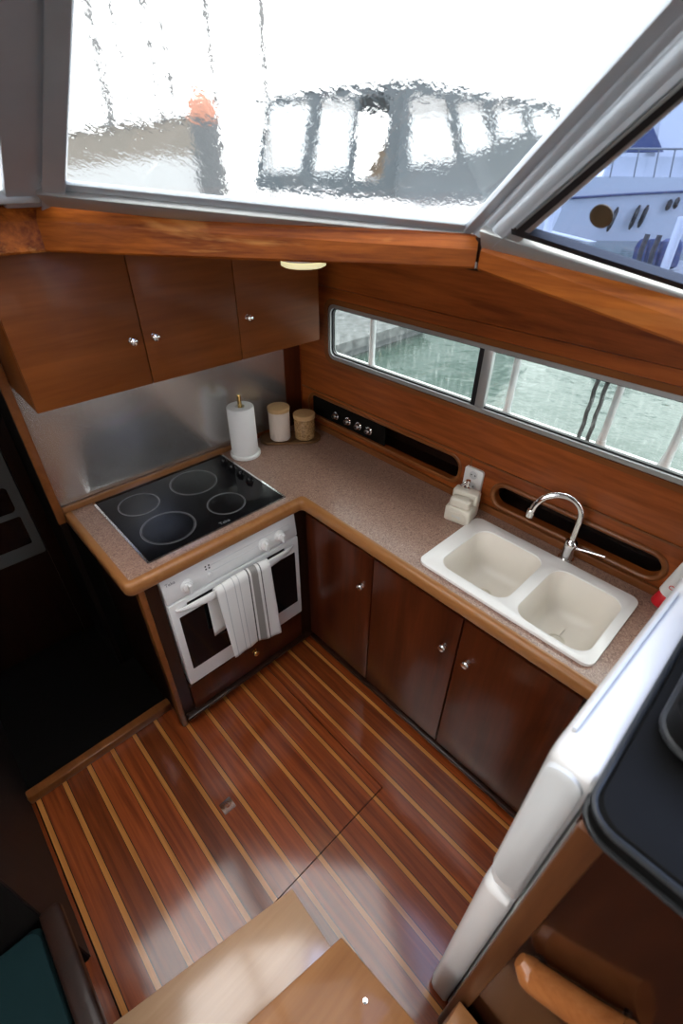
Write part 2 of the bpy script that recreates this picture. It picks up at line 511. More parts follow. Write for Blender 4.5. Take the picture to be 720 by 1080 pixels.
# recesses behind the two cut-outs
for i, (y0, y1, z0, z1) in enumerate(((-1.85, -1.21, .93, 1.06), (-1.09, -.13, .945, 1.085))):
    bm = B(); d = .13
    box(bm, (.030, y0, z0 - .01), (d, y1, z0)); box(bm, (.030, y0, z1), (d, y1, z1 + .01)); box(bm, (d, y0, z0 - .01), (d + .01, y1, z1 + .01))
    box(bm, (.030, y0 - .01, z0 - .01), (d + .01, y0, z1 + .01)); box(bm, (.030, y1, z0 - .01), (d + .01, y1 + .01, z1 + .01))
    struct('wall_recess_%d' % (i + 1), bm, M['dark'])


def oval_ring(y0, y1, z0, z1, rad, w, th):
    """raised half-round moulding round an opening"""
    cl = rrect(y0 - w * .4, y1 + w * .4, z0 - w * .4, z1 + w * .4, rad + w * .4, 10)
    loops = []
    n_ = len(cl)
    cy_, cz_ = (y0 + y1) / 2, (z0 + z1) / 2
    for i in range(n_):
        p = V((0, *cl[i])); a = V((0, *cl[i - 1])); b = V((0, *cl[(i + 1) % n_]))
        tg = (b - a).normalized(); nrm = V((1, 0, 0)).cross(tg)
        loops.append([p + nrm * (math.cos(PI * k / 7) * w / 2) - V((math.sin(PI * k / 7) * th, 0, 0)) for k in range(8)])
    loops.append(loops[0])
    bm_ = loft(B(), loops, False, False)
    bmesh.ops.remove_doubles(bm_, verts=bm_.verts, dist=1e-6)
    return bm_


struct('trim_1', oval_ring(-1.826, -1.238, .951, 1.035, .0415, .020, .010), M['trimw'], origin=(0, 0, 0))
struct('trim_2', oval_ring(-1.066, -.155, .962, 1.068, .045, .016, .004), M['trimw'], origin=(0, 0, 0))
struct('trim_3', B1((-.014, -1.93, .9005), (0, -.10, .932)), M['trimw'], bevel=.005, origin=(0, 0, 0))        # bottom moulding
bm = B(); box(bm, (-.004, -1.118, .932), (0, -1.112, 1.095)); box(bm, (-.006, -2.4, 1.093), (0, -.10, 1.099))
struct('trim_4', bm, M['trimw'], origin=(0, 0, 0))
bm = plate(B(), rrect(WY0 - .022, WY1 + .022, WZ0 - .022, WZ1 + .022, .05), [rrect(WY0 - .002, WY1 + .002, WZ0 - .002, WZ1 + .002, .036)], -.007, 0, fx(0))
struct('trim_5', bm, M['trimw'], origin=(0, 0, 0))
struct('trim_6', B1((-.010, -2.6, 1.575), (0, -.10, 1.583)), M['wall'], origin=(0, 0, 0))

# strip window
w = thing('window_1', '', '', (0, -1.3, WZ0)); del w['label'], w['category']; w['kind'] = 'structure'
bm = plate(B(), rrect(WY0, WY1, WZ0, WZ1, .035), [rrect(WY0 + .014, WY1 - .014, WZ0 + .016, WZ1 - .014, .028)], -.004, .028, fx(0))
obj('window_frame', bm, M['alu'], w)
bm = plate(B(), rrect(WY0 + .014, WY1 - .014, WZ0 + .016, WZ1 - .014, .028), [rrect(WY0 + .02, WY1 - .020, WZ0 + .022, WZ1 - .019, .026)], .006, .02, fx(0))
obj('gasket', bm, M['black'], w)
bm = B(); box(bm, (.000, -1.118, WZ0 + .016), (.02, -1.082, WZ1 - .014)); obj('mullion', bm, M['alu'], w, bevel=.003)
obj('mullion_seal', B1((.001, -1.082, WZ0 + .016), (.02, -1.064, WZ1 - .014)), M['black'], w)
obj('pane', B1((.0125, WY0 + .016, WZ0 + .018), (.0165, WY1 - .016, WZ1 - .016)), M['gstrip'], w)

# deck over the galley and the teak beams that edge it
BL = V((-1.086, -.462)); BR = V((-.474, -1.293))
def deckz(x, y):                        # cambered deck: falls away outboard and aft
    base = ZO - max(0, -1.3 - y) * .147 * (1 if x > -.9 else 0)
    return base - .075 * max(0, min(1, (x + .474) / .474)) if x > -.474 else base


dk = B()
for poly in ([(-3.3, -.45), (-1.08, -.45), (-1.08, .95), (-3.3, .95)], [(-1.08, -.45), (-.462, -1.29), (-.462, .95), (-1.08, .95)], [(-.462, -1.29), (.05, -1.29), (.05, .95), (-.462, .95)], [(-.462, -2.8), (.05, -2.8), (.05, -1.29), (-.462, -1.29)]):
    hexa(dk, [(x, y, deckz(x, y)) for x, y in poly], [(x, y, deckz(x, y) + .012) for x, y in poly])
struct('ceiling', dk, M['headl'], origin=(0, 0, 0))
dk = B()
for poly in ([(-3.3, -.40), (-1.05, -.40), (-1.05, 2.3), (-3.3, 2.6)], [(-1.05, -.40), (-.43, -1.26), (-.43, 1.5), (-1.05, 2.3)], [(-.43, -1.26), (.20, -1.26), (.20, .9), (-.43, 1.5)], [(-.43, -2.8), (.06, -2.8), (.06, -1.26), (-.43, -1.26)]):
    hexa(dk, [(x, y, deckz(x, y) + .013) for x, y in poly], [(x, y, deckz(x, y) + .027) for x, y in poly])
struct('ceiling_deck', dk, M['deckw'], origin=(0, 0, 0))
d2 = (BR - BL).normalized(); nin = V((d2.y, -d2.x))         # inward, towards the cabin
if (V((CAM.x, CAM.y)) - BL).dot(nin) < 0: nin = -nin


def beam(name, P, Q, zb0, zb1, zt0, zt1, nrm, depth, m_, proud=.0):
    bm_ = B()
    P, Q = V(P), V(Q)
    loops = []
    N_ = 14
    for i in range(N_ + 1):
        f_ = i / N_
        c = P.lerp(Q, f_); zb = zb0 + (zb1 - zb0) * f_; zt = zt0 + (zt1 - zt0) * f_
        h = zt - zb
        wob = .0015 * math.sin(i * 2.1) + .001 * math.sin(i * 5.3)
        loops.append([(*(c - nrm * depth), zb), (*(c + nrm * (wob - .004)), zb), (*(c + nrm * wob), zb + .005), (*(c + nrm * (wob - .002)), zb + h * .60), (*(c + nrm * (wob - .005)), zb + h * .66), (*(c - nrm * .022), zt - .003), (*(c - nrm * .03), zt), (*(c - nrm * depth), zt)])
    loft(bm_, loops)
    return struct(name, bm_, m_, origin=(*P, zb0), ang=25)


b1 = beam('trim_7', BL, BR, 1.82, 1.82, 1.926, 1.881, nin, .10, M['beam'])
b1.data.materials[0] = M['beam']
beam('trim_8', (-1.060, -.4635), (-3.0, -.462), 1.82, 1.82, 1.926, 1.926, V((0, -1)), .10, M['beam'])
beam('trim_9', (-.474, -1.300), (-.474, -2.7), 1.818, 1.612, 1.881, 1.606 + .06, V((-1, 0)), .08, M['beamy'])

struct('trim_13', prism([(-.462, -1.28), (-.462, -1.318), (-.40, -1.33), (-.40, -1.20), (-.455, -1.25)], 1.815, 1.878), M['frame'], origin=(0, 0, 0))

# ---- windscreen pane plane, side pane plane, front pane plane
A2 = V((-1.05, -.51, 1.93)); B2 = V((-.49, -1.27, 1.92))
dW = V((B2.x - A2.x, B2.y - A2.y, 0)).normalized(); nh = V((nin.x, nin.y, 0))
rk = math.radians(50)
upW = (nh * math.sin(rk) + V((0, 0, 1)) * math.cos(rk)); nW = dW.cross(upW)
if nW.dot(CAM - A2) < 0: nW = -nW
tl = math.radians(28)
pS0 = V((-.474, -1.375, 1.899)); nS = V((-math.cos(tl), 0, -math.sin(tl)))
nF = V((0, -math.cos(rk), -math.sin(rk))); pF0 = V((-1.1, -.475, 1.93))
onW = lambda x, y: hit(x, y, A2, nW)
onS = lambda x, y: hit(x, y, pS0, nS)
onF = lambda x, y: hit(x, y, pF0, nF)


def ext(p, q, z):                       # continue the line p->q to height z
    return p + (q - p) * ((z - p.z) / (q.z - p.z))


ZT = 2.5
e0b, e0t = onW(489, 236), onW(699, 0); e0t = ext(e0b, e0t, ZT)
lfb, lft = onW(52, 190), onW(62, 0); lft = ext(lfb, lft, ZT)
grb, grt = onW(27, 202), onW(31, 0); grt = ext(grb, grt, ZT)
e1b, e1t = onW(506, 236), onW(722, 10); e1t = ext(e1b, e1t, ZT)
e2b, e2t = onS(522, 244), onS(722, 66); e2t = ext(e2b, e2t, ZT)
e3b, e3t = onS(543, 243), onS(720, 90); e3t = ext(e3b, e3t, ZT)
e4b, e4t = onS(553, 243.5), onS(724, 97); e4t = ext(e4b, e4t, ZT)
s0 = onS(720, 300); s1 = e3b + (s0 - e3b) * 5.0


def slab(pts, n_, t0, t1):
    n_ = V(n_)
    return hexa(B(), [V(p) + n_ * t0 for p in pts], [V(p) + n_ * t1 for p in pts])


w = thing('window_2', '', '', tuple(A2)); del w['label'], w['category']; w['kind'] = 'structure'
ins = .012
obj('pane', slab([lfb - dW * ins - upW * ins, e0b + dW * ins - upW * ins, e0t + dW * ins, lft - dW * ins], nW, -.006, -.002), M['gwind'], w)
# bottom rail: lower bright lip and recessed dark step
rail0 = [lfb - dW * .04, e0b + dW * .02]
obj('sill_rail', slab([lfb - dW * .03, e0b + dW * .004, e0b + dW * .004 - upW * .022, lfb - dW * .03 - upW * .022], nW, -.010, .004), M['pmetal'], w, bevel=.003)
obj('sill_lip', slab([lfb - dW * .05 - upW * .020, e0b + dW * .02 - upW * .020, e0b + dW * .02 - upW * .060, lfb - dW * .05 - upW * .060], nW, -.012, .018), M['alu'], w, bevel=.004)
obj('left_stile', slab([lfb - upW * .05, lft, grt, grb - upW * .05], nW, -.012, .012), M['pmetal'], w, bevel=.004)
obj('right_stile', slab([e0b - upW * .02, e0t, e1t, e1b - upW * .02], nW, -.012, .008), M['pmetal'], w, bevel=.003)

w = thing('window_3', '', '', tuple(pS0)); del w['label'], w['category']; w['kind'] = 'structure'
upS = V((-math.sin(tl), 0, math.cos(tl)))
dS = (s1 - e3b).normalized()
obj('post_core', tube(B(), [(e1b + e2b) / 2 - nS * .030 - V((0, 0, .05)), (e1t + e2t) / 2 - nS * .030], .030, 12), M['pmetal'], w)
obj('post_back', tube(B(), [e1b - (nW + nS) * .014 - V((0, 0, .05)), e1t - (nW + nS) * .014], .024, 12), M['pmetal'], w)
obj('corner_post', hexa(B(), [e1b - V((0, 0, .04)), e2b - V((0, 0, .03)), e2b - nS * .014 - V((0, 0, .03)), e1b - nW * .014 - V((0, 0, .04))], [e1t, e2t, e2t - nS * .014, e1t - nW * .014]), M['pmetal'], w, bevel=.003)
obj('front_stile', slab([e2b - upS * .03, e3b - upS * .03, e3t, e2t], nS, -.012, .010), M['alu'], w, bevel=.003)
gb = V(e3b)
gtop = e3b + (s1 - e3b) * 1
obj('gasket', slab([e3b, e4b + dS * .0, e4t, e3t], nS, -.008, .013), M['black'], w)
obj('bottom_gasket', slab([e3b, s1, s1 + upS * .011, e3b + upS * .011], nS, -.008, .0125), M['black'], w)
obj('sill_rail', slab([e2b - upS * .0 - dS * .03, s1, s1 - upS * .045, e2b - dS * .03 - upS * .040], nS, -.010, .012), M['alu'], w, bevel=.003)
top1 = s1 + upS * ((ZT - s1.z) / upS.z)
obj('pane', slab([e3b + upS * .001, s1, top1, e3t], nS, -.005, -.001), M['gside'], w)

w = thing('window_4', '', '', tuple(pF0)); del w['label'], w['category']; w['kind'] = 'structure'
upF = V((0, -math.sin(rk), math.cos(rk)))
f0b = V((grb.x + .002, pF0.y, pF0.z)); f0t = ext(f0b, f0b + (grt - grb), ZT)
fo = V((-.075, 0, 0))
f0t = grt + V((0, 0, 0)); f0b = grb - upW * .05
g0b, g0t = f0b + fo, f0t + fo
obj('stile', hexa(B(), [f0b, g0b, g0b + V((0, .035, 0)), f0b + V((.02, .03, 0))], [f0t, g0t, g0t + V((0, .035, 0)), f0t + V((.02, .03, 0))]), M['pmetal'], w, bevel=.003)
obj('sill_rail', B1((-3.0, -.50, 1.922), (f0b.x - .01, -.44, 1.955)), M['alu'], w, bevel=.004)
q0 = g0b + V((.005, .015, 0)); q1 = g0t + V((.005, .015, 0))
obj('pane', hexa(B(), [q0, V((-3.0, q0.y, q0.z)), V((-3.0, q0.y + .005, q0.z)), q0 + V((0, .005, 0))], [q1, V((-3.0, q1.y, q1.z)), V((-3.0, q1.y + .005, q1.z)), q1 + V((0, .005, 0))]), M['gwind'], w)

# saloon shell round the viewpoint: roof, port side, after end
struct('ceiling_saloon', prism([(-3.3, q1.y), (lft.x - .05, lft.y), (e1t.x, e1t.y), (e3t.x, e3t.y), (e3t.x + .02, -5.6), (-3.3, -5.6)], ZT, ZT + .04), M['headl'], origin=(0, 0, 0))
bm = B()
box(bm, (-3.34, -5.6, 0), (-3.3, .95, 1.30)); box(bm, (-3.34, -5.6, 2.30), (-3.3, .95, ZT)); box(bm, (-3.34, -1.0, 1.3), (-3.3, .95, 2.3)); box(bm, (-3.34, -5.6, 1.3), (-3.3, -4.6, 2.3))
for y in (-3.4, -2.2): box(bm, (-3.34, y, 1.3), (-3.3, y + .08, 2.3))
struct('wall_left', bm, M['wall'], origin=(0, 0, 0))
bm = B()
box(bm, (-3.3, -5.64, 0), (-2.4, -5.6, ZT)); box(bm, (-1.5, -5.64, 0), (-.45, -5.6, ZT)); box(bm, (-2.4, -5.64, 1.9), (-1.5, -5.6, ZT)); box(bm, (-2.4, -5.64, 0), (-1.5, -5.6, 1.2))
struct('wall_back', bm, M['wall'], origin=(0, 0, 0))
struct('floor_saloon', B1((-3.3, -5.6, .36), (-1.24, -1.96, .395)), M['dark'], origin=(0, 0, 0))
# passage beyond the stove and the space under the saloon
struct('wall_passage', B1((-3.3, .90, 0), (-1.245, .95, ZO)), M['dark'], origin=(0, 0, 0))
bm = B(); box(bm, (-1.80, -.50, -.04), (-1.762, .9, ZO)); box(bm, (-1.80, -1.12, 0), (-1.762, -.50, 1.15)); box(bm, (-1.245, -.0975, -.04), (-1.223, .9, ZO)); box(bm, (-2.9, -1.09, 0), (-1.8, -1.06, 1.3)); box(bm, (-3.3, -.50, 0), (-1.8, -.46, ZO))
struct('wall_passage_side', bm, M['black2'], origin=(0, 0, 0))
struct('trim_10', B1((-1.762, -.525, 0), (-1.175, -.485, .045)), M['trimw'], bevel=.006, origin=(0, 0, 0))       # threshold
struct('corner_shade_panel', B1((-.1115, -.1045, .9005), (-.0145, -.0985, 1.74)), M['door'], origin=(0, 0, 0))  # dark panel added over the corner wall to stand for its shade
struct('trim_11', B1((-1.252, -.118, .86), (-1.222, -.098, ZO)), M['trimw'], bevel=.004, origin=(0, 0, 0))

# ================================================================== WALL CABINET
UX = [-1.222, -.862, -.508, -.122]; UY = -.378; UZ0, UZ1 = 1.406, ZO - .004
t = thing('wall_cabinet', 'three-door mahogany wall cabinet hanging above the steel splashback', 'cabinet', (-.67, -.24, UZ0))
obj('cabinet_body', B1((UX[0] + .002, UY + .02, UZ0), (UX[3] - .002, -.100, UZ1)), M['cab'], t, bevel=.002)


def knob(parent, c, n_, r=.013, m_='chrome', L=.026):
    bm_ = lathe(B(), [(r * .75, 0), (r * .75, .003), (r * .38, .005), (r * .36, L * .45), (r * .9, L * .58), (r, L * .74), (r * .85, L * .92), (r * .4, L)], c, 20, n_)
    return obj('knob', bm_, M[m_], parent, label=('round chrome knob' if m_ == 'chrome' else 'round brass knob'))


for i in range(3):
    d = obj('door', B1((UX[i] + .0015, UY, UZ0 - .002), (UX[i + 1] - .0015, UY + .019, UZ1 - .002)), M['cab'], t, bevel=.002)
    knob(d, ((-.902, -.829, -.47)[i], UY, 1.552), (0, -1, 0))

# splashback
t = tag(obj('splashback', B1((-1.221, -.1035, .925), (-.112, -.0985, 1.80)), M['steel'], bevel=.0008), 'brushed stainless steel splashback sheet behind the hob, under the wall cabinet', 'splashback')

# ================================================================== COUNTER
CX, CY = -.490, -.670
SX0, SX1, SY0, SY1 = -.436, -.072, -1.822, -1.224
t = thing('worktop', 'L-shaped brown speckled laminate worktop with a teak front edge', 'worktop', (-.3, -.6, .85))
E_ = .026
lam = [(-.001, -.105), (-1.195, -.105), (-1.195, CY + E_), (CX + E_, CY + E_), (CX + E_, -1.93), (-.001, -1.93)]
bm = plate(B(), lam, [rrect(SX0 + .014, SX1 - .010, SY0 + .012, SY1 - .012, .03)], -.03, 0, fz(.9))
obj('laminate_top', bm, M['lam'], t)


def arc(cx, cy, r, a0, a1, n_=6):
    return [(cx + r * math.cos(math.radians(a0 + (a1 - a0) * i / n_)), cy + r * math.sin(math.radians(a0 + (a1 - a0) * i / n_))) for i in range(n_ + 1)]


R_ = .03
outer = [(-1.222, -.105)] + arc(-1.222 + R_, CY + R_, R_, 180, 270) + arc(CX - .02, CY - .02, .02, 90, 0)[:] + [(CX, -1.93)]
inner = [(-1.1955, -.105)] + arc(-1.1955 + .008, CY + E_ + .008, .008, 180, 270) + arc(CX + E_ - .02, CY + E_ - .02, .02, 90, 0) + [(CX + E_ - .0005, -1.93)]
half = len(outer)
loops = []
for (ox, oy), (ix, iy) in zip(outer, inner):
    o_, i_ = V((ox, oy)), V((ix, iy))
    k = (o_ - i_)
    loops.append([(*i_, .852), (*(i_ + k * .8), .852), (*o_, .860), (*o_, .890), (*(i_ + k * .85), .8995), (*(i_ + k * .5), .9030), (*i_, .9020)])
bm = loft(B(), loops)
obj('wood_edge', bm, M['edgey'], t, ang=50)
obj('back_strip', B1((-1.222, -.120, .9005), (-.34, -.1045, .926)), M['edgex'], t, bevel=.004)

# ---- hob
t = thing('hob', 'black ceramic glass hob with four ring zones set into the worktop', 'hob', (-.82, -.37, .9005))
bm = plate(B(), rrect(-1.117, -.526, -.618, -.124, .008, 3), [rrect(-1.109, -.534, -.610, -.132, .006, 3)], 0, .008, fz(.9007))
obj('steel_frame', bm, M['chrome'], t)
obj('glass_plate', prism(rrect(-1.1088, -.5342, -.6098, -.1322, .006, 3), .9007, .9077), M['blackg'], t)
for cx, cy, r_ in ((-.985, -.262, .079), (-.745, -.262, .098), (-.970, -.477, .100), (-.728, -.489, .076)):
    bm = plate(B(), ellipse(cx, cy, r_, r_, 64), [ellipse(cx, cy, r_ - .0025, r_ - .0025, 64)], 0, .0004, fz(.9078))
    plate(bm, ellipse(cx, cy, r_ * .94, r_ * .94, 64), [ellipse(cx, cy, r_ * .94 - .001, r_ * .94 - .001, 64)], 0, .0004, fz(.9078))
    obj('cooking_ring', bm, M['ringp'], t)
for cx, cy in ((-.562, -.205), (-.563, -.275), (-.564, -.345), (-.565, -.415)):
    bm = lathe(B(), [(.019, 0), (.018, .004), (.015, .006), (.013, .018), (.010, .021), (.001, .0215)], (cx, cy, .908), 24)
    box(bm, (cx - .002, cy - .014, .922), (cx + .002, cy + .014, .931))
    obj('control_knob', bm, M['blackg'], t)
obj('brand_mark', text_mesh('Teka', .022, lambda u_, v_, w_: (-.80 + u_, -.590 + v_, .9080 + w_)), M['ringp'], t)

# ---- base cabinet round the oven
OY = -.640
t = thing('oven_cabinet', 'dark mahogany base cabinet under the hob that holds the oven', 'cabinet', (-.82, -.4, 0))
obj('side_panel', B1((-1.172, -.60, .0), (-1.150, -.105, .85)), M['dark'], t)
obj('corner_post', B1((-1.182, OY - .002, .0), (-1.160, -.600, .851)), M['trimw'], t, bevel=.004)
bm = B(); box(bm, (-1.160, OY + .004, .06), (-1.113, OY + .024, .851)); box(bm, (-.512, OY + .004, .0), (-.43, OY + .024, .851)); box(bm, (-1.113, OY + .006, .235), (-.512, OY + .02, .255))
obj('face_frame', bm, M['frame'], t)
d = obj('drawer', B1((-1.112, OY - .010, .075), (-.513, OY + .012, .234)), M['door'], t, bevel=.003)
knob(d, (-.795, OY - .010, .195), (0, -1, 0), .015, 'brass', .03)
obj('plinth', B1((-1.160, OY + .02, 0), (-.50, OY + .04, .06)), M['frame'], t)
obj('bottom_ledge', B1((-1.160, OY - .028, .052), (-.475, OY + .03, .070)), M['frame'], t, bevel=.005)

# ---- oven
t = thing('oven', 'white built-in electric oven with dark glass door below the hob', 'oven', (-.81, -.4, .255))
obj('oven_body', B1((-1.100, OY + .022, .262), (-.522, -.13, .835)), M['greyp'], t)
pn = obj('control_panel', hexa(B(), [(-1.108, OY - .018, .727), (-.513, OY - .018, .727), (-.513, OY + .02, .727), (-1.108, OY + .02, .727)], [(-1.108, OY - .004, .836), (-.513, OY - .004, .836), (-.513, OY + .02, .836), (-1.108, OY + .02, .836)]), M['white'], t, bevel=.004)
panf = lambda u_, v_, w_: (u_, OY - .018 + .014 * (v_ - .727) / .109 - w_, v_)
obj('panel_recess', plate(B(), rrect(-.93, -.545, .772, .800, .010), [rrect(-.928, -.547, .774, .798, .009)], .0, .0012, panf), M['greyp'], pn)
for kx in (-1.020, -.682, -.600):
    c = V(panf(kx, .768, 0)); a = V((0, -1, .13)).normalized()
    bm = lathe(B(), [(.026, 0), (.026, .004), (.020, .008), (.019, .016), (.016, .018)], c, 28, a)
    box(bm, (kx - .005, c.y - .034, c.z - .017), (kx + .005, c.y - .012, c.z + .020))
    obj('knob', bm, M['white'], pn, bevel=0)
for px_, pz_ in ((-.936, .803), (-.922, .803), (-.936, .791), (-.922, .791)):
    obj('indicator_mark', B1((px_ - .003, panf(0, pz_, 0)[1] - .0007, pz_ - .003), (px_ + .003, panf(0, pz_, 0)[1] + .002, pz_ + .003)), M['black'], pn)
obj('timer_button', lathe(B(), [(.009, 0), (.009, .006), (.007, .008)], panf(-.926, .765, 0), 20, (0, -1, .13)), M['white'], pn)
obj('brand_mark', text_mesh('Teka', .019, lambda u_, v_, w_: panf(-1.075 + u_, .808 + v_, w_ + .0006)), M['ringp'], pn)
dr = obj('oven_door', B1((-1.108, OY - .022, .256), (-.513, OY + .018, .722)), M['white'], t, bevel=.006)
obj('door_glass', plate(B(), rrect(-1.080, -.537, .345, .648, .004, 3), [], .0, .0015, lambda u_, v_, w_: (u_, OY - .0222 - w_, v_)), M['blackg'], dr)
# bowed handle
loops = []
HN = 24
for i in range(HN + 1):
    f_ = i / HN; xx = -1.085 + f_ * .540
    bow = math.sin(PI * f_) ** .6
    yy = OY - .024 - .040 * bow
    hh = .006 + .019 * bow ** 1.2
    zz = .690 + .014 * math.sin(PI * f_)
    loops.append([(xx, yy + .010 * math.cos(2 * PI * k / 12) * (.4 + .6 * bow), zz + hh * math.sin(2 * PI * k / 12)) for k in range(12)])
obj('door_handle', loft(B(), loops), M['white'], dr)
obj('handle_shadow', B1((-1.04, OY - .0235, .672), (-.59, OY - .021, .700)), M['black'], dr)  # black strip on the door standing for the shadow behind the handle

# ---- tea towel folded over the handle
TX0, TX1 = -.945, -.703
HYc, HZt = OY - .0645, .727
bm = B()
prof = []
for i in range(9): prof.append((.019 - .001 * i / 8, .480 + .225 * i / 8))               # back flap, between handle and door
for i in range(7):
    a = math.radians(180 - 180 * i / 6 * 1.0); prof.append((math.cos(math.radians(i * 30)) * .018, .705 + math.sin(math.radians(i * 30)) * .030))
for i in range(1, 22): prof.append((-.018 - .004 * (i / 21), .705 - .352 * i / 21))
NU = 30
grid = []
for j, (py, pz) in enumerate(prof):
    row = []
    for i in range(NU + 1):
        f_ = i / NU
        drop = max(0, (j - 16) / (len(prof) - 16))
        yy = HYc + py - .006 * drop * (1 + math.sin(f_ * 8 + .6)) - .003 * drop * math.sin(f_ * 19 + 1)
        sk = -.028 * (1 - f_) if j < 9 else .016 * drop * (1 - 2 * f_ * .2)
        zz = pz - .030 * drop * f_ + (.006 * math.sin(f_ * 5) * drop) + .008 * math.sin(PI * f_) * (1 - drop)
        row.append(bm.verts.new((TX0 + (TX1 - TX0) * f_ + sk, yy, zz)))
    grid.append(row)
for a, b in zip(grid, grid[1:]):
    for i in range(NU): bm.faces.new((a[i], a[i + 1], b[i + 1], b[i]))
o = tag(obj('tea_towel', bm, M['towel'], origin=((TX0 + TX1) / 2, HYc, .33), ang=80), 'white linen tea towel with grey stripes hanging over the oven door handle', 'towel')
sm = o.modifiers.new('thick', 'SOLIDIFY'); sm.thickness = .003; sm.offset = 0

# ---- base cabinet under the sink
t = thing('sink_cabinet', 'dark mahogany three-door base cabinet beneath the double sink', 'cabinet', (-.25, -1.26, 0))
DX = -.470
bm = B()
box(bm, (DX + .020, -1.866, .05), (DX + .040, OY + .0, .851))
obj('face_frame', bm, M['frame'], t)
obj('end_panel', B1((DX + .04, -1.866, .0), (-.002, -1.850, .851)), M['frame'], t)
obj('toe_kick', B1((DX + .028, -1.866, 0), (DX + .045, OY, .05)), M['frame'], t)
obj('bottom_ledge', B1((DX - .008, -1.866, .045), (DX + .04, OY - .03, .066)), M['frame'], t, bevel=.005)
YD = [-.668, -1.056, -1.455, -1.846]
for i in range(3):
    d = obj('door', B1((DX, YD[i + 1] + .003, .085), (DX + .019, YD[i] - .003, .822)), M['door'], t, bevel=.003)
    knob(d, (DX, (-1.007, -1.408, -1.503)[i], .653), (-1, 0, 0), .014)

# ---- double sink
t = thing('double_sink', 'off-white double bowl sink set into the worktop under the strip window', 'sink', (-.25, -1.52, .72))
b1_ = (-.398, -.116, -1.531, -1.280); b2_ = (-.412, -.116, -1.795, -1.569)
rim = rrect(SX0, SX1, SY0, SY1, .030)
holes = [rrect(*b1_, .05, 8), rrect(*b2_, .05, 8)]
bm = plate(B(), rim, holes, 0, .011, fz(.9008))
obj('rim', bm, M['rimm'], t, bevel=.004)
for bb in (b1_, b2_):
    lo = []
    for ins_, zz in ((-.003, .9105), (.000, .906), (.004, .895), (.010, .86), (.020, .79), (.034, .765), (.055, .755), (.08, .753)):
        lo.append([(x, y, zz) for x, y in rrect(bb[0] + ins_, bb[1] - ins_, bb[2] + ins_, bb[3] - ins_, max(.05 - ins_ * .2, .02), 8)])
    o = obj('bowl', loft(B(), lo, False, True), M['sinkm'], t, ang=70)
    sm = o.modifiers.new('thick', 'SOLIDIFY'); sm.thickness = .004; sm.offset = 1
    cx, cy = (bb[0] + bb[1]) / 2, (bb[2] + bb[3]) / 2
    obj('drain', lathe(B(), [(.028, 0), (.028, .002), (.022, .0035), (.020, .0015), (.004, .001)], (cx, cy, .7535), 28), M['cream'], t)

# ---- faucet
t = thing('faucet', 'chrome swan-neck mixer tap standing behind the double sink', 'faucet', (-.043, -1.566, .9005))
bx, by = -.043, -1.566
obj('tap_body', lathe(B(), [(.026, 0), (.026, .006), (.021, .010), (.0195, .050), (.022, .062), (.020, .076), (.012, .084)], (bx, by, .9005), 28), M['chrome'], t)
u_ = V((math.cos(math.radians(118)), math.sin(math.radians(118)), 0))
rad = .075
path = [V((bx, by, .97 + .03 * i)) for i in range(4)]
zc = 1.07
for i in range(1, 19):
    a = PI - PI * .97 * i / 18
    path.append(V((bx, by, zc)) + u_ * (rad + rad * math.cos(a)) + V((0, 0, rad * 1.05 * math.sin(a))))
path.append(path[-1] + V((0, 0, -.025)) + u_ * .004)
sp_ = obj('spout', tube(B(), path, .0105, 16), M['chrome'], t)
obj('nozzle', lathe(B(), [(.013, 0), (.0135, .006), (.0125, .026), (.0105, .028)], path[-1] - V((0, 0, .006)), 20), M['chrome'], sp_)
c = V((bx, by, .955))
ld = V((.12, -.95, .12)).normalized()
obj('lever', tube(B(), [c + ld * .015, c + ld * .03, c + ld * .07, c + ld * .11], [.008, .006, .005, .0045], 10), M['chrome'], t)

# ---- soap dispenser with sponge
sa = math.radians(12)
t = thing('soap_dispenser', 'square cream stoneware soap dispenser with sponge, beside the double sink', 'soap dispenser', (-.107, -1.172, .901))
rotf = lambda u_, v_, z_: (-.107 + u_ * math.cos(sa) - v_ * math.sin(sa), -1.172 + u_ * math.sin(sa) + v_ * math.cos(sa), .901 + z_)
lo = [[rotf(x, y, z_) for x, y in rrect(-.052 + i_, .052 - i_, -.050 + i_, .050 - i_, .010)] for i_, z_ in ((.003, 0), (0, .004), (0, .055), (.003, .062), (.006, .064))]
bd = obj('holder_body', loft(B(), lo), M['cream'], t)
lo = [[rotf(x, y, z_) for x, y in rrect(.004 + i_, .050 - i_, -.050 + i_, .050 - i_, .010)] for i_, z_ in ((0, .060), (0, .100), (.003, .107), (.008, .109))]
obj('bottle_body', loft(B(), lo), M['cream'], t)
lo = [[rotf(x, y, z_) for x, y in rrect(-.046 + i_, .002 - i_, -.040 + i_, .042 - i_, .012)] for i_, z_ in ((.003, .0645), (0, .069), (.002, .092), (.008, .098))]
sg = tag(obj('sponge', loft(B(), lo), M['cream'], origin=rotf(-.022, 0, .064)), 'cream sponge sitting in the front tray of the soap dispenser', 'sponge')
lo_f = lambda u_, v_, w_: rotf(-.0525 - w_, -u_, v_)
obj('raised_frame', plate(B(), rrect(-.030, .030, .012, .046, .004), [rrect(-.0275, .0275, .0145, .0435, .003)], -.001, .0012, lo_f), M['cream'], bd)
obj('raised_lettering', text_mesh('soap', .020, lambda u_, v_, w_: lo_f(u_, .030 + v_, w_ + .0004)), M['greyp'], bd)
pc = V(rotf(.028, .004, .109))
bm = lathe(B(), [(.013, 0), (.013, .010), (.006, .013), (.0055, .030), (.009, .032), (.009, .040), (.004, .042)], pc, 20)
tube(bm, [pc + V((0, 0, .037)), pc + V((-.02, .004, .037)), pc + V((-.036, .007, .030))], [.005, .0045, .004], 10)
obj('pump', bm, M['chrome'], t, label='chrome pump head')

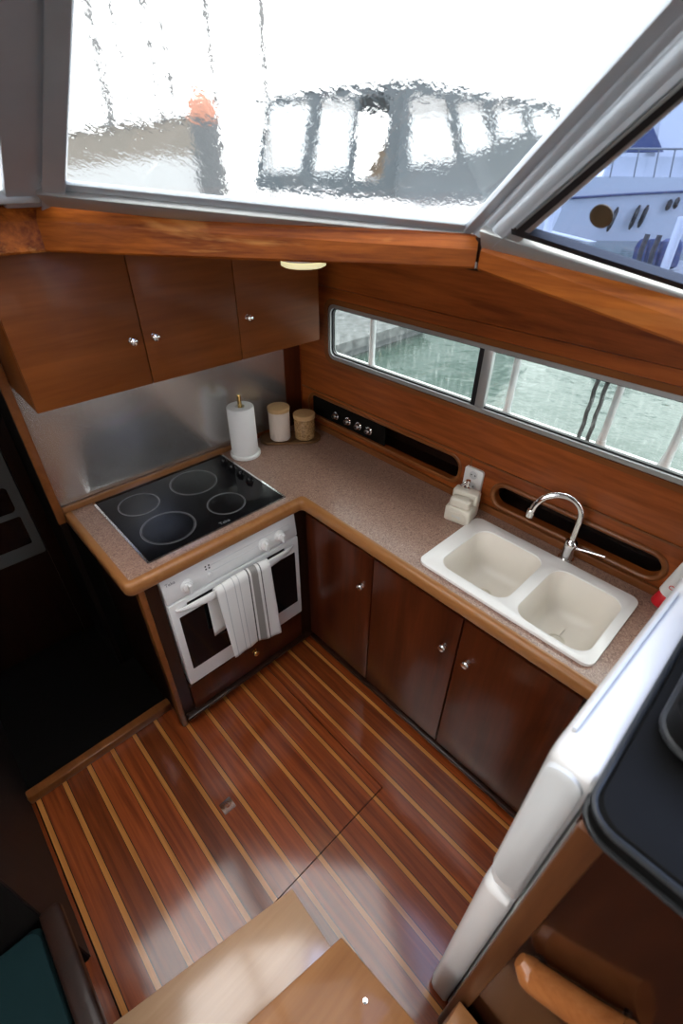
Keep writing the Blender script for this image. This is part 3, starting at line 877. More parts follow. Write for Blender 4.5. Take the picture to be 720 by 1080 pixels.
# ---- double wall outlet
t = thing('wall_outlet', 'white double power outlet on the wood panel above the soap dispenser', 'outlet', (-.005, -1.141, 1.01))
cover = plate(B(), rrect(-1.181, -1.101, .958, 1.062, .012), [], -.012, -.0005, fx(0))
cv = obj('cover_plate', cover, M['whitep'], t, bevel=.003)
for zc_ in (1.034, .986):
    bm = plate(B(), ellipse(-1.141, zc_, .021, .021, 28), [ellipse(-1.141, zc_, .017, .017, 28)], -.0138, -.012, fx(0))
    sk = obj('socket', bm, M['whitep'], cv)
    bm = plate(B(), ellipse(-1.141, zc_, .0168, .0168, 28), [], -.0128, -.0119, fx(0)); obj('socket_well', bm, M['greyp'], sk)
    bm = B()
    for s_ in (-1, 1): lathe(bm, [(.0028, 0), (.0028, .0005)], (-.0129, -1.141 + s_ * .008, zc_), 12, (-1, 0, 0))
    obj('contact_hole', bm, M['black'], sk)

# ---- switch panel in the recess
t = thing('switch_panel', 'black control panel with chrome rotary knobs at the corner end of the recess', 'control panel', (.012, -.39, .97))
obj('panel_plate', B1((.012, -.66, .955), (.018, -.165, 1.074)), M['void'], t, bevel=.001)
for ky in (-.335, -.420, -.492, -.560):
    bm = lathe(B(), [(.020, 0), (.020, .003), (.015, .006), (.013, .018), (.010, .022), (.004, .023)], (.0125, ky, 1.002), 24, (-1, 0, 0))
    kb = obj('rotary_knob', bm, M['chrome'], t)
    obj('knob_center', lathe(B(), [(.007, 0), (.006, .002)], (-.0095, ky, 1.002), 16, (-1, 0, 0)), M['black'], kb)

# ---- paper towel and holder
rx, ry = -.437, -.197
t = thing('paper_towel_holder', 'white round paper towel holder with a brass rod, standing behind the hob', 'paper towel holder', (rx, ry, .901))
obj('base', lathe(B(), [(.068, 0), (.070, .004), (.070, .014), (.066, .018), (.010, .018)], (rx, ry, .9005), 40), M['whitep'], t)
obj('rod', lathe(B(), [(.009, 0), (.009, .268), (.0075, .273), (.002, .274)], (rx, ry, .918), 20), M['brass'], t, label='brass rod')
bm = loft(B(), [[(rx + r_ * math.cos(2 * PI * k / 40), ry + r_ * math.sin(2 * PI * k / 40), z_) for k in range(40)] for r_, z_ in ((.020, .920), (.059, .920), (.061, .923), (.060, 1.136), (.057, 1.140), (.020, 1.140), (.020, .920))], False, False)
bmesh.ops.remove_doubles(bm, verts=bm.verts, dist=1e-6)
tag(obj('paper_towel_roll', bm, M['paper'], origin=(rx, ry, .92)), 'white paper towel roll slid over the brass rod behind the hob', 'paper towel')

# ---- tray with two jars
ta = math.radians(-38)
tf = lambda u_, v_, w_: (-.190 + u_ * math.cos(ta) - v_ * math.sin(ta), -.222 + u_ * math.sin(ta) + v_ * math.cos(ta), .9008 + w_)
lo = [[tf(x, y, z_) for x, y in rrect(-.150 + i_, .150 - i_, -.062 + i_, .062 - i_, .0600 - i_)] for i_, z_ in ((.004, 0), (0, .004), (0, .012), (.003, .015), (.008, .012), (.012, .0105))]
tag(obj('serving_tray', loft(B(), lo), M['trayw']), 'oblong brown wooden tray under the two jars in the worktop corner', 'tray')
jx, jy, _ = tf(-.048, .0, 0); kx_, ky_, _ = tf(.072, 0, 0)
jars = 'lidded jars on the wooden tray'
t = thing('storage_jar', 'taller cream ceramic jar with a pale wooden lid, on the corner tray', 'jar', (jx, jy, .9115), jars)
obj('jar_body', lathe(B(), [(.046, 0), (.050, .005), (.0505, .138), (.049, .144)], (jx, jy, .9115), 36), M['ribbed'], t)
obj('lid', lathe(B(), [(.046, .1435), (.0525, .145), (.053, .162), (.050, .165)], (jx, jy, .9115), 36), M['lidw'], t, label='pale wooden lid')
t = thing('storage_jar', 'shorter glass jar of brown grain with a wooden lid, on the corner tray', 'jar', (kx_, ky_, .9115), jars)
obj('jar_body', lathe(B(), [(.046, 0), (.050, .005), (.0505, .100), (.049, .105)], (kx_, ky_, .9115), 36), M['grain'], t)
obj('lid', lathe(B(), [(.046, .1045), (.0525, .106), (.053, .123), (.050, .126)], (kx_, ky_, .9115), 36), M['lidw'], t, label='pale wooden lid')

# ---- overhead lamp
bm = lathe(B(), [(.052, 0), (.060, -.008), (.060, -.028), (.055, -.034), (.02, -.035)], (0, 0, 0), 36)
lx_, ly_ = -.632, -.905
t = thing('ceiling_lamp', 'small round yellowed lamp under the deck beam above the worktop corner', 'lamp', (lx_, ly_, ZO - .026))
obj('lamp_base', lathe(B(), [(.050, 0), (.058, .002), (.058, .012), (.05, .0125)], (lx_, ly_, ZO - .0135), 36), M['whitep'], t)
obj('lamp_shade', lathe(B(), [(.02, 0), (.048, .001), (.056, .005), (.056, .013), (.05, .014)], (lx_, ly_, ZO - .0275), 36), M['lampp'], t)

# ================================================================== FRIDGE AND HELM CABINET
FXL, FYF = -1.052, -1.884
t = thing('fridge', 'tall white fridge seen edge-on at the end of the sink worktop', 'fridge', (-.8, -2.2, 0.01))
obj('fridge_body', B1((FXL + .012, -2.45, .012), (-.50, -1.945, 1.322)), M['greyp'], t, bevel=.006)
for nm, z0, z1 in (('lower_door', .02, .905), ('upper_door', .930, 1.388)):
    lo = []
    for k, yy in enumerate((-1.942, -1.936, -1.900, -1.888, -1.880)):
        i_ = (.004, 0, 0, .006, .022)[k]
        lo.append([(x, yy - (.016 * (x - FXL) / .55 if k > 1 else 0), z) for x, z in rrect(FXL + i_, -.498 - i_, z0 + i_, z1 - i_, .018)])
    dd = obj(nm, loft(B(), lo), M['white'], t)
    if nm == 'upper_door':
        lo = [[(x_, y_, z_) for y_, z_ in rrect(-1.936, -1.886, .985, 1.375, .024, 8)] for x_ in (FXL + .004, FXL - .006)]
        lo.append([(FXL - .010, y_, z_) for y_, z_ in rrect(-1.931, -1.891, .992, 1.368, .020, 8)])
        obj('handle', loft(B(), lo), M['greyp'], dd, label='rounded pale grey handle end')
        obj('edge_strip', hexa(B(), [(FXL + .05, -1.894, 1.384), (-.62, -1.906, 1.384), (-.62, -1.901, 1.384), (FXL + .05, -1.889, 1.384)], [(FXL + .05, -1.894, 1.392), (-.62, -1.906, 1.392), (-.62, -1.901, 1.392), (FXL + .05, -1.889, 1.392)]), M['greyp'], dd)

t = thing('helm_cabinet', 'glossy brown wooden cabinet with a post, standing under the black vinyl cushion', 'cabinet', (-.8, -2.3, .39))
obj('corner_post', B1((-1.092, -1.982, .0), (-1.064, -1.947, 1.352)), M['post'], t, bevel=.004, label='lighter brown upright post')
obj('front_panel', B1((-1.080, -2.90, .0), (-1.062, -1.983, 1.335)), M['desk'], t)
bm = B(); box(bm, (-1.080, -2.90, 1.336), (-.45, -1.945, 1.352)); box(bm, (-1.06, -2.9, .4), (-.45, -2.88, 1.336)); box(bm, (-.47, -2.88, .0), (-.45, -1.95, 1.336))
obj('carcass', bm, M['desk'], t)
t = thing('helm_cushion', 'black vinyl cushion with piped edges lying on the brown helm cabinet', 'cushion', (-.75, -2.3, 1.353))
lo = [[(x, y, z_) for x, y in rrect(-1.094 + i_, -.44 - i_, -2.90 + i_, -1.946 - i_, .035)] for i_, z_ in ((.004, 1.3535), (0, 1.357), (0, 1.388), (.006, 1.396), (.03, 1.399))]
pd = obj('pad', loft(B(), lo), M['vinyl'], t)
cl = rrect(-1.095, -.44, -2.90, -1.945, .035)
for zz in (1.360, 1.390):
    obj('piping', tube(B(), [(x, y, zz) for x, y in cl] + [(*cl[0], zz)], .0045, 8), M['vinyledge'], pd)
# second pad, the backrest piece standing up behind it
lo = [[(x, y, z_) for x, y in rrect(-.955 + i_, -.46 - i_, -2.80 + i_, -1.968 - i_, .04)] for i_, z_ in ((.006, 1.4005), (0, 1.408), (0, 1.455), (.010, 1.468), (.04, 1.472))]
t = thing('seat_pad', 'smaller black vinyl pad resting on top of the black helm cushion', 'cushion', (-.7, -2.4, 1.4))
pd = obj('pad', loft(B(), lo), M['vinyl'], t)
cl = rrect(-.955, -.46, -2.80, -1.968, .04)
obj('piping', tube(B(), [(x, y, 1.412) for x, y in cl] + [(*cl[0], 1.412)], .006, 8), M['vinyledge'], pd)

# curved wooden grab handle on the cabinet front
hp = [hit(x_, y_, (-1.108, 0, 0), (1, 0, 0)) for x_, y_ in ((548, 1012), (562, 1030), (590, 1050), (625, 1074), (665, 1100))]
path = []
for a, b in zip(hp, hp[1:]): path += [a.lerp(b, k / 5) for k in range(5)]
path.append(hp[-1])
n_ = len(path)
bm = tube(B(), path, [.008 + .017 * min(1, (i + .6) / 4) ** .7 for i in range(n_)], 16)
t = thing('grab_handle', 'curved varnished wooden grab handle on the front of the helm cabinet', 'handle', tuple(path[n_ // 2]))
obj('grip', bm, M['arm'], t)
for i in (5, n_ - 2):
    obj('mount', tube(B(), [path[i], V((-1.0805, path[i].y, path[i].z))], .010, 10), M['black2'], t)

# red-capped tube standing at the end of the worktop
t = thing('detergent_tube', 'white tube with red rings, standing on its red cap beside the fridge', 'tube', (-.027, -1.858, .9035))
c0 = V((-.034, -1.835, .9008)); ax = V((.0, -.20, 1)).normalized()
c0 = V((-.040, -1.862, .9075))
obj('cap', lathe(B(), [(.022, 0), (.024, .003), (.023, .045), (.021, .048)], c0, 28, ax), M['red'], t, label='red cap')
lo = []
e1 = V((0, 1, 0)) - ax * ax.y; e1.normalize(); e2 = ax.cross(e1)
for h_, a_, b_ in ((.046, .018, .018), (.052, .027, .025), (.10, .029, .022), (.15, .031, .013), (.185, .032, .003), (.195, .032, .002)):
    lo.append([c0 + ax * h_ + e1 * (a_ * math.cos(2 * PI * k / 28)) + e2 * (b_ * math.sin(2 * PI * k / 28)) for k in range(28)])
tb = obj('tube_body', loft(B(), lo), M['whitep'], t)
for h_, o_ in ((.075, -.010), (.090, .006), (.105, -.009)):
    bm = B()
    cc = c0 + ax * h_ + e1 * o_
    side = 1 if e2.x < 0 else -1
    ff = lambda u_, v_, w_, cc=cc: cc + e1 * u_ + ax * v_ + e2 * (side * (.0235 + w_))
    plate(bm, ellipse(0, 0, .0075, .0075, 24), [ellipse(0, 0, .0055, .0055, 24)], 0, .001, ff)
    obj('ring_mark', bm, M['red'], tb)

# ================================================================== STEPS
def quad_board(pts, z0, z1): return hexa(B(), [(x, y, z0) for x, y in pts], [(x, y, z1) for x, y in pts])


t = thing('companion_step', 'pale varnished wooden step, lowest at the edge of the cabin sole', 'step', (-1.5, -1.5, 0))
obj('tread', quad_board([(-1.226, -1.467), (-1.744, -1.369), (-1.744, -1.66), (-1.232, -1.70)], .178, .2), M['step'], t, bevel=.004)
obj('riser', quad_board([(-1.232, -1.482), (-1.740, -1.386), (-1.740, -1.402), (-1.232, -1.50)], .001, .178), M['step'], t)
t = thing('companion_step', 'honey brown wooden step with a screw, above the pale step', 'step', (-1.4, -1.8, 0))
obj('tread', quad_board([(-1.225, -1.683), (-1.745, -1.605), (-1.745, -1.95), (-1.200, -1.955)], .376, .4), M['step2'], t, bevel=.004)
obj('riser', quad_board([(-1.232, -1.705), (-1.740, -1.630), (-1.740, -1.648), (-1.232, -1.723)], .2005, .376), M['step2'], t)
obj('screw', lathe(B(), [(.0065, 0), (.006, .0012), (.0025, .0013), (.002, .0005)], (-1.264, -1.806, .4001), 20), M['chrome'], t)
struct('trim_12', B1((-1.20, -2.6, .0), (-1.10, -1.96, .40)), M['step2'], bevel=.004, origin=(0, 0, 0))

# ================================================================== DARK PORT SIDE
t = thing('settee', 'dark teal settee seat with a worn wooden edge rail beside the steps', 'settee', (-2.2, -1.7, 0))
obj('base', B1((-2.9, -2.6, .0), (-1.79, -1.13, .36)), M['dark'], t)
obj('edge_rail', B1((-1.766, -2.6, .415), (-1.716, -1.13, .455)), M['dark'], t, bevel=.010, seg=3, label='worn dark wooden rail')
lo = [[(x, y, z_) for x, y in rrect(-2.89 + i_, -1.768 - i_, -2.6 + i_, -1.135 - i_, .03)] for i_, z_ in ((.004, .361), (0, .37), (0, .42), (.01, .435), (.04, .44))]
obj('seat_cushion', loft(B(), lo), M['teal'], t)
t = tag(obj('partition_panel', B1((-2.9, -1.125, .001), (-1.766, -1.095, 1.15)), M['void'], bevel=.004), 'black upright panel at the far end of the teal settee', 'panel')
# appliance in the dark passage
t = thing('microwave', 'pale grey appliance front with two dark panels in the dark passage', 'microwave', (-1.5, .4, .56))
AY = .20
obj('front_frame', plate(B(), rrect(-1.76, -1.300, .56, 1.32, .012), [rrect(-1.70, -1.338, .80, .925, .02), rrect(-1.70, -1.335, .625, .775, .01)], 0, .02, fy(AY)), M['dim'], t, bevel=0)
obj('door_glass', prism([(-1.705, AY + .006), (-1.33, AY + .006), (-1.33, AY + .018), (-1.705, AY + .018)], .795, .930), M['blackg'], t)
obj('lower_panel', prism([(-1.705, AY + .006), (-1.33, AY + .006), (-1.33, AY + .018), (-1.705, AY + .018)], .62, .78), M['blackg'], t)
obj('casing', B1((-1.755, AY + .021, .565), (-1.305, AY + .35, 1.315)), M['greyp'], t)
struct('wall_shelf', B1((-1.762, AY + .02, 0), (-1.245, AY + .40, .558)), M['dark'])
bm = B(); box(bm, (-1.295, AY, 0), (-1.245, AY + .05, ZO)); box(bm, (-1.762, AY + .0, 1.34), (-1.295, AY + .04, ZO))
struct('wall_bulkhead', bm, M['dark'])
for zc_, yc in ((1.04, -.30), (.935, -.30)):
    pass

# round bronze disc stuck on the side pane
pc = onS(634, 228) - nS * .0008
t = tag(obj('glass_badge', lathe(B(), [(.020, 0), (.020, .002), (.018, .003), (.010, .0032)], pc, 32, nS), M['bronze'], origin=pc), 'small round bronze disc stuck on the blue tinted side window', 'badge')

# ================================================================== OUTSIDE
M['water'] = ma = mat('harbour_water', (.035, .060, .050), .12)
n = nd(ma, 'ShaderNodeTexNoise', Scale=3.0, Detail=6.0); g_ = nd(ma, 'ShaderNodeNewGeometry'); lk(ma, g_.outputs['Position'], n.inputs['Vector']); bump(ma, n.outputs[0], .5, .05)
M['canvas'] = mat('navy_canvas', (.095, .115, .132), .85, spec=.2)
M['vinylw'] = bpy.data.materials.new('clear_vinyl'); M['vinylw'].use_nodes = True
nt = M['vinylw'].node_tree; nt.nodes.remove(nt.nodes['Principled BSDF'])
a_ = nd(M['vinylw'], 'ShaderNodeBsdfTransparent'); b_ = nd(M['vinylw'], 'ShaderNodeBsdfGlossy', Roughness=.2); c_ = nd(M['vinylw'], 'ShaderNodeMixShader'); c_.inputs[0].default_value = .25
a_.inputs['Color'].default_value = (.50, .53, .55, 1)
lk(M['vinylw'], a_.outputs[0], c_.inputs[1]); lk(M['vinylw'], b_.outputs[0], c_.inputs[2]); lk(M['vinylw'], c_.outputs[0], nt.nodes['Material Output'].inputs[0])
M['hullw'] = mat('white_gelcoat', (.46, .48, .50), .25, coat=.3)
M['hullb'] = mat('beige_hull_paint', (.20, .185, .165), .5)
M['mast'] = mat('grey_mast', (.16, .165, .17), .6, 0)
M['navy'] = mat('dark_blue_cover', (.02, .035, .10), .7)
M['pile'] = mat('dark_pile_wood', (.11, .12, .13), .8)
M['pilecap'] = mat('faded_red_cap', (.36, .17, .12), .6)
M['brownw'] = mat('weathered_beige_trim', (.20, .16, .12), .6)
M['dockm'] = ma = mat('wet_dock_planks', (.14, .15, .15), .45)
n = nd(ma, 'ShaderNodeTexNoise', Scale=9.0, Detail=6.0); g_ = nd(ma, 'ShaderNodeNewGeometry'); lk(ma, g_.outputs['Position'], n.inputs['Vector'])
r = ramp(ma, [(.3, (.04, .043, .045)), (.7, (.15, .155, .16))]); lk(ma, n.outputs[0], r.inputs[0]); lk(ma, r.outputs[0], ma.node_tree.nodes['Principled BSDF'].inputs['Base Color'])

bm = B()
O_ = [(-150, -150), (150, -150), (150, 150), (-150, 150)]; I_ = [(-3.6, -6), (.30, -6), (.30, 1.5), (-3.6, 3.2)]
ov = [bm.verts.new((x, y, -.02)) for x, y in O_]; iv = [bm.verts.new((x, y, -.02)) for x, y in I_]
for i in range(4): bm.faces.new((ov[i], ov[(i + 1) % 4], iv[(i + 1) % 4], iv[i]))
struct('water', bm, M['water'], origin=(0, 0, -.02))
# own hull side and side deck
bm = B(); box(bm, (.031, -5.6, 1.185), (.20, 1.2, 1.215)); box(bm, (.18, -5.6, 1.215), (.20, 1.2, 1.228)); box(bm, (.19, -5.6, -.3), (.20, 1.2, 1.185))
struct('exterior_side_deck', bm, M['deckw'], origin=(0, 0, 0))
st = 'white guard rail stanchions on the side deck'
spots = [(-.43, .014, 'white stanchion seen through the strip window near the cabinet end'), (-1.137, .013, 'white stanchion just beyond the strip window mullion'), (-1.492, .012, 'white stanchion next to the two dark ropes'), (-1.690, .013, 'white stanchion outside the strip window, nearest the fridge')]
for yy, rr, lb in spots:
    bm = tube(B(), [(.150, yy, 1.215), (.150, yy, 1.32), (.150, yy + .003, 1.9)], [rr * 1.0, rr, rr], 12)
    t = thing('stanchion', lb, 'stanchion', (.15, yy, 1.215), st)
    obj('post', bm, M['hullw'], t)
    obj('foot', lathe(B(), [(.032, 0), (.030, .006), (.018, .020), (.014, .05)], (.150, yy, 1.2155), 20), M['hullw'], t)
    obj('brace', tube(B(), [(.150, yy, 1.34), (.176, yy + .02, 1.22)], .007, 8), M['hullw'], t)
for yy, lb in ((-1.420, 'dark rope hanging outside the strip window, nearer the mullion'), (-1.450, 'dark rope hanging outside the strip window, closer to the stanchion')):
    bm = tube(B(), [(.150, yy + (.003 if i % 2 else 0), 1.217 + .04 * i) for i in range(17)], .007, 8)
    tag(obj('mooring_rope', bm, M['black']), lb, 'rope', 'dark ropes on the side deck')
bm = B()
for k in range(3):
    tube(bm, [(.125 + (.030 + .006 * k) * math.cos(a * PI / 8), -1.50 + (.030 + .006 * k) * math.sin(a * PI / 8), 1.2205 + .005 * k) for a in range(17)], .004, 6)
tag(obj('rope_coil', bm, mat('orange_rope', (.50, .22, .09), .8)), 'small coil of orange rope on the side deck by the ropes', 'rope')

# floating dock ahead
t = thing('floating_dock', 'grey wet floating dock on the green water beyond the strip window', 'dock', (4.5, 4.0, 0))
obj('deck_boards', prism([(1.6, 2.35), (4.6, 2.45), (4.6, 4.4), (1.6, 4.2)], .10, .22), M['dockm'], t)
obj('float', prism([(1.7, 2.45), (4.5, 2.55), (4.5, 4.3), (1.7, 4.1)], -.2, .10), M['pile'], t)

# canopied boat
K = far(428, 178, 9.8); Lp = far(268, 178, 12.4); Rp = far(592, 178, 12.2)
for p in (K, Lp, Rp): p.z = 0


def face_frame(P, Q):
    dq = (Q - P); L_ = dq.length; dq.normalize(); nn = V((dq.y, -dq.x, 0))
    if nn.dot(CAM - P) < 0: nn = -nn
    uv = lambda x, y: ((lambda h_: ((h_ - P).dot(dq), h_.z))(hit(x, y, P, nn)))
    f_ = lambda u_, v_, w_: P + dq * u_ + V((0, 0, v_)) + nn * w_
    return uv, f_, L_


t = thing('motor_boat', 'motor boat with a dark canvas canopy and clear windows, beyond the wet windscreen', 'boat', (K.x, K.y, 0))
uvL, fL, LL = face_frame(K, Lp); uvR, fR, LR = face_frame(K, Rp)


def pxpoly(uv, pts): return [uv(*p) for p in pts]


def rounded(pts, k=.12):
    o_ = []
    n__ = len(pts)
    for i in range(n__):
        p = V(pts[i]); a = V(pts[i - 1]); b = V(pts[(i + 1) % n__])
        for tt in (0, .35, .65, 1):
            q = (p.lerp(a, k) * (1 - tt) ** 2 + p * 2 * tt * (1 - tt) + p.lerp(b, k) * tt ** 2)
            o_.append((q.x, q.y))
    return o_


left_out = pxpoly(uvL, [(428, 86), (380, 88), (330, 94), (281, 104), (268, 200), (330, 206), (416, 212)])
winsL = [pxpoly(uvL, [(283, 111), (327, 107), (317, 180), (276, 182)]), pxpoly(uvL, [(339, 105), (374, 105), (366, 180), (329, 184)]), pxpoly(uvL, [(380, 102), (412, 100), (403, 190), (372, 192)])]
left_c = obj('canopy_side', plate(B(), left_out, [rounded(w_) for w_ in winsL], -.03, 0, fL), M['canvas'], t)
for w_ in winsL[:2]: obj('clear_window', plate(B(), rounded(w_), [], -.02, -.012, fL), M['vinylw'], left_c)
right_out = pxpoly(uvR, [(428, 86), (470, 91), (520, 99), (592, 112), (596, 200), (500, 222), (416, 212)])
winsR = [pxpoly(uvR, [(433, 102), (470, 103), (482, 170), (432, 174)]), pxpoly(uvR, [(481, 106), (508, 109), (521, 156), (490, 162)]), pxpoly(uvR, [(520, 110), (548, 114), (557, 140), (526, 148)]), pxpoly(uvR, [(558, 116), (586, 119), (588, 140), (564, 142)])]
right_c = obj('canopy_front', plate(B(), right_out, [rounded(w_) for w_ in winsR], -.03, 0, fR), M['canvas'], t)
for w_ in winsR: obj('clear_window', plate(B(), rounded(w_), [], -.02, -.012, fR), M['vinylw'], right_c)
# roof skin
zr = lambda x, y, P_, n__: hit(x, y, P_, n__).z
bp = Lp + Rp - K
kz, lz, rz = fL(*left_out[0], 0).z, fL(*left_out[3], 0).z, fR(*right_out[3], 0).z
ap = (K + bp) / 2
obj('canopy_roof', hexa(B(), [(K.x, K.y, kz - .02), (Rp.x, Rp.y, rz - .02), (bp.x, bp.y, rz - .02), (Lp.x, Lp.y, lz - .02)], [(K.x, K.y, kz + .02), (Rp.x, Rp.y, rz + .02), (bp.x, bp.y, rz + .02), (Lp.x, Lp.y, lz + .02)]), M['canvas'], t)
# slanted beige windscreen frame showing in the open bay
ub = pxpoly(uvL, [(410, 100), (404, 190), (366, 192), (388, 150), (396, 122)])
obj('windscreen_frame', plate(B(), ub, [], -.55, -.45, fL), M['brownw'], t)
obj('dashboard', plate(B(), pxpoly(uvL, [(404, 188), (400, 205), (358, 206), (364, 188)]), [], -.75, -.35, fL), M['hullw'], t)
# hull
cen = (K + bp) / 2
dl = (Lp - K).normalized(); dr_ = (Rp - K).normalized()
def hl(s, z): return [tuple(cen + (p - cen) * s + V((0, 0, z))) for p in (K - dl * .5, Rp, bp, Lp + dl * .3)]
obj('hull', loft(B(), [hl(.85, -.3), hl(1.0, .4), hl(1.06, 1.25), hl(1.04, 1.45)]), M['hullw'], t)

# piling
pp = far(222, 190, 9.5); ptop = far(213, 112, 9.5); pcap = far(212, 94, 9.5)
t = thing('mooring_pile', 'thick dark mooring pile with a faded red and white top, beyond the wet windscreen', 'pile', (pp.x, pp.y, -.2))
obj('pile_shaft', tube(B(), [(pp.x, pp.y, -.3), (pp.x, pp.y, ptop.z - .05)], .20, 20), M['pile'], t)
zt_ = far(214, 126, 9.5).z
cp = obj('pile_cap', lathe(B(), [(.215, 0), (.215, ptop.z - zt_), (.14, ptop.z - zt_ + .16), (.03, pcap.z - zt_)], (pp.x, pp.y, zt_), 24), M['pilecap'], t, label='faded red and white pointed top')

# beige hull ahead
hp0 = far(88, 154, 14); hp1 = far(203, 128, 12.5)
ax = (V((hp1.x, hp1.y, 0)) - V((hp0.x, hp0.y, 0))); axn = ax.normalized(); sd = V((-axn.y, axn.x, 0))
t = thing('moored_boat', 'low beige hulled boat with a dark rail, left of the mooring pile', 'boat', (hp0.x, hp0.y, 0))
ln = ax.length
secs = []
for s_, wd, zt2, zb in ((-3.0, 1.2, hp0.z + .1, .1), (0, 1.3, hp0.z + .05, .0), (ln * .5, 1.0, (hp0.z + hp1.z) / 2 + .05, .1), (ln * .85, .45, hp1.z - .03, .6), (ln, .04, hp1.z + .05, 1.4)):
    c_ = V((hp0.x, hp0.y, 0)) + axn * s_
    secs.append([tuple(c_ - sd * wd + V((0, 0, zt2))), tuple(c_ - sd * wd * .8 + V((0, 0, zb))), tuple(c_ + sd * wd * .8 + V((0, 0, zb))), tuple(c_ + sd * wd + V((0, 0, zt2)))])
bot = [s_[1][2] for s_ in secs]
up_, lw_ = [], []
for s_, k_ in zip(secs, (.35, .35, .35, .35, .25)):
    a_, b_, c_, d_ = [V(q) for q in s_]
    zm = min(1.75 + .12 * secs.index(s_), a_.z - .1) if s_ is not secs[-1] else (a_.z + b_.z) / 2
    f_ = (zm - b_.z) / (a_.z - b_.z)
    m1_, m2_ = b_.lerp(a_, f_), c_.lerp(d_, f_)
    up_.append([tuple(a_), tuple(m1_), tuple(m2_), tuple(d_)]); lw_.append([tuple(m1_), tuple(b_), tuple(c_), tuple(m2_)])
obj('topsides', loft(B(), up_), M['hullb'], t)
obj('lower_hull', loft(B(), lw_), M['hullw'], t, label='white lower hull')
rl = [V(s_[0]) + V((0, 0, .04)) for s_ in secs]
obj('rail', tube(B(), rl, .045, 8), M['pile'], t)
for s_ in (rl[1], rl[2]):
    pass

# masts of sailing boats further off
mg = 'sailing boat masts in the white sky'
for x_, y_, D_, r_, lb in ((118, 130, 19, .10, 'thick pale grey mast above the beige boat'), (137, 112, 22, .05, 'thin grey mast between two thicker masts'), (172, 128, 20, .07, 'grey mast rising over the middle of the beige hull'), (186, 128, 17, .05, 'dark thin mast close to the mooring pile'), (205, 104, 21, .04, 'thin grey stay mast right above the mooring pile'), (228, 110, 24, .08, 'pale mast just past the mooring pile'), (281, 104, 20, .06, 'thin mast at the edge of the canopied boat')):
    p = far(x_, y_, D_)
    bm = tube(B(), [(p.x, p.y, -.3), (p.x, p.y, 7), (p.x, p.y, 13)], [r_ * 1.5, r_ * 1.4, r_ * 1.1], 10)
    t = thing('sailing_mast', lb, 'mast', (p.x, p.y, -.3), mg)
    obj('mast_pole', bm, M['mast'], t)
    q = far(x_, y_ - 45, D_)
    obj('spreader', tube(B(), [V((p.x, p.y, q.z)) - R2 * .5, V((p.x, p.y, q.z)) + R2 * .5], .025, 6), M['mast'], t)

# big white yacht outside the blue side window
YDp = 18.5
y0_ = far(572, 246, YDp); yt = far(602, 190, YDp)
Rh = V((FH.y, -FH.x, 0))
t = thing('motor_yacht', 'large white motor yacht moored beyond the blue tinted side window', 'yacht', (y0_.x, y0_.y, 0))
def yp(x, y, dep=0): return far(x, y, YDp) + FH * dep
top = [(600, 188), (640, 186), (720, 187), (860, 190), (1000, 196)]
botm = [(578, 247), (625, 258), (720, 285), (860, 318), (1000, 350)]
secs = []
for (a, b), (c_, d_) in zip(top, botm):
    wd = 0.05 if a == 600 else (1.2 if a == 640 else 2.6)
    p1 = yp(a, b); p2 = yp(c_, d_); p2.z = max(p2.z, -.1)
    secs.append([tuple(p1), tuple(p2 + FH * .25), tuple(p2 + FH * (wd * 1.6 + .2)), tuple(p1 + FH * (wd * 2))])
hu = obj('hull', loft(B(), secs), M['hullw'], t)
obj('rub_rail', tube(B(), [yp(601, 209) - FH * .03, yp(660, 205) - FH * .05, yp(720, 202) - FH * .05, yp(860, 208) - FH * .05, yp(1000, 216) - FH * .05], .035, 8), M['navy'], hu)
for x_, y_, L_ in ((645, 231, 13), (668, 229, 13), (677, 228, 12), (704, 216, 6), (712, 214, 6), (760, 218, 10), (800, 220, 10)):
    a_ = yp(x_ - 6 * L_ / 13, y_ + L_) - FH * .06; b_ = yp(x_ + 6 * L_ / 13, y_ - L_) - FH * .06
    obj('porthole', tube(B(), [a_, a_.lerp(b_, .2), a_.lerp(b_, .8), b_], [.03, .075, .075, .03], 8, (1, 1)), M['blackg'], hu)
obj('boot_stripe', tube(B(), [yp(580, 245) - FH * .02, yp(625, 256) - FH * .02, yp(720, 281) - FH * .02, yp(860, 314)], .06, 8), M['whitep'], hu)
rt = [yp(x_, 157) for x_ in (645, 700, 760, 860, 960)]
obj('guard_rail', tube(B(), rt, .03, 8), M['mast'], t)
for x_ in (646, 671, 692, 709, 730, 760, 800, 860):
    obj('rail_post', tube(B(), [yp(x_ - 3, 187), yp(x_ + 3, 157)], .022, 6), M['mast'], t)
obj('bulwark', hexa(B(), [yp(640, 187, .3), yp(960, 192, .3), yp(960, 192, .4), yp(640, 187, .4)], [yp(648, 165, .3), yp(960, 166, .3), yp(960, 166, .4), yp(648, 165, .4)]), M['hullw'], t)
obj('superstructure', hexa(B(), [yp(700, 190, .8), yp(960, 190, .8), yp(960, 190, 4.5), yp(700, 190, 4.5)], [yp(735, 60, 1.4), yp(960, 60, 1.4), yp(960, 60, 4.2), yp(735, 60, 4.2)]), M['hullw'], t)
obj('foredeck_cover', hexa(B(), [yp(668, 160, .45), yp(708, 160, .45), yp(708, 160, 1.6), yp(668, 160, 1.6)], [yp(690, 120, .7), yp(697, 122, .7), yp(697, 122, 1.4), yp(690, 120, 1.4)]), M['navy'], t)
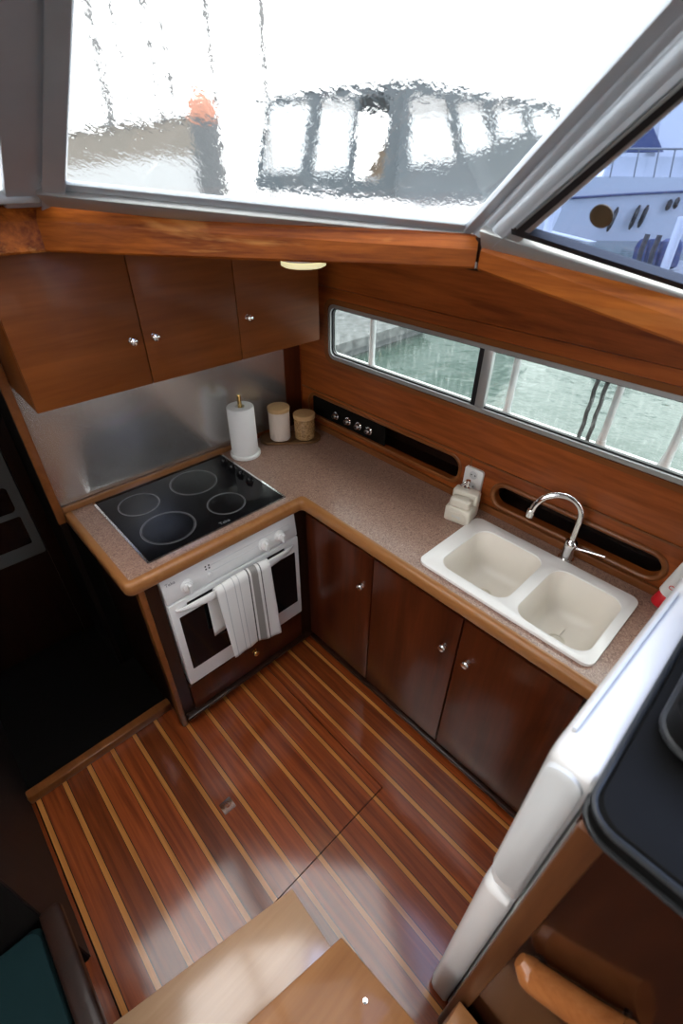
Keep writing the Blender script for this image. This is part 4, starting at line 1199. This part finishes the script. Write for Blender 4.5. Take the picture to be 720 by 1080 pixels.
# dock with a clump of dark fenders
d0 = far(690, 283, 8.0); zD = d0.z - .05
t = tag(obj('finger_dock', prism([((d0 + q_).x, (d0 + q_).y) for q_ in (Rh * -.10 - FH * .5, Rh * 5 - FH * .5, Rh * 5 + FH * 1.2, Rh * -.45 + FH * 1.2)], -.30, zD), M['dockm'], bevel=.02), 'pale finger dock carrying the dark fender clump beyond the side window', 'dock')
t = thing('fender_clump', 'clump of dark blue fenders lying on the pale dock beyond the side window', 'fenders', (d0.x, d0.y, zD))
for k in range(7):
    c_ = V((d0.x + .06, d0.y, zD + .016)) + Rh * (-.22 + .09 * k) + FH * (.07 * (k % 2) + .15)
    obj('fender', lathe(B(), [(.02, .001), (.075, .03), (.08, .10), (.08, .28), (.06, .34 + .03 * (k % 3)), (.02, .40)], c_, 14, V((.05 * (k - 3) / 3, .1, 1))), M['navy'], t)

# ================================================================== LIGHT
wd = bpy.data.worlds.new('overcast_sky'); SC.world = wd; wd.use_nodes = True
nt = wd.node_tree; bg = nt.nodes['Background']
tc = nt.nodes.new('ShaderNodeTexCoord'); sx = nt.nodes.new('ShaderNodeSeparateXYZ'); nt.links.new(tc.outputs['Generated'], sx.inputs[0])
rp = nt.nodes.new('ShaderNodeValToRGB'); nt.links.new(sx.outputs[2], rp.inputs[0])
e = rp.color_ramp.elements
e[0].position = 0.0; e[0].color = (.88, .89, .90, 1); e[1].position = .8; e[1].color = (1, .99, .98, 1)
nt.links.new(rp.outputs[0], bg.inputs['Color'])
bg.inputs['Strength'].default_value = 8.0

sn = bpy.data.lights.new('sink_fill_sun', 'SUN'); sn.energy = 6.0; sn.angle = math.radians(45); sn.color = (1, .98, .95)  # soft sun added to brighten the sink side; no such source is seen
so = bpy.data.objects.new('sink_fill_sun', sn); COL.objects.link(so)
so.rotation_euler = V((.62, -.18, .76)).to_track_quat('Z', 'Y').to_euler()
so.location = (3, -1, 6)

SC.view_settings.view_transform = 'Standard'
SC.view_settings.look = 'None'
SC.view_settings.exposure = -0.85
SC.view_settings.gamma = 1
SC.view_settings.use_curve_mapping = False
SC.cycles.max_bounces = 10
SC.cycles.transparent_max_bounces = 16
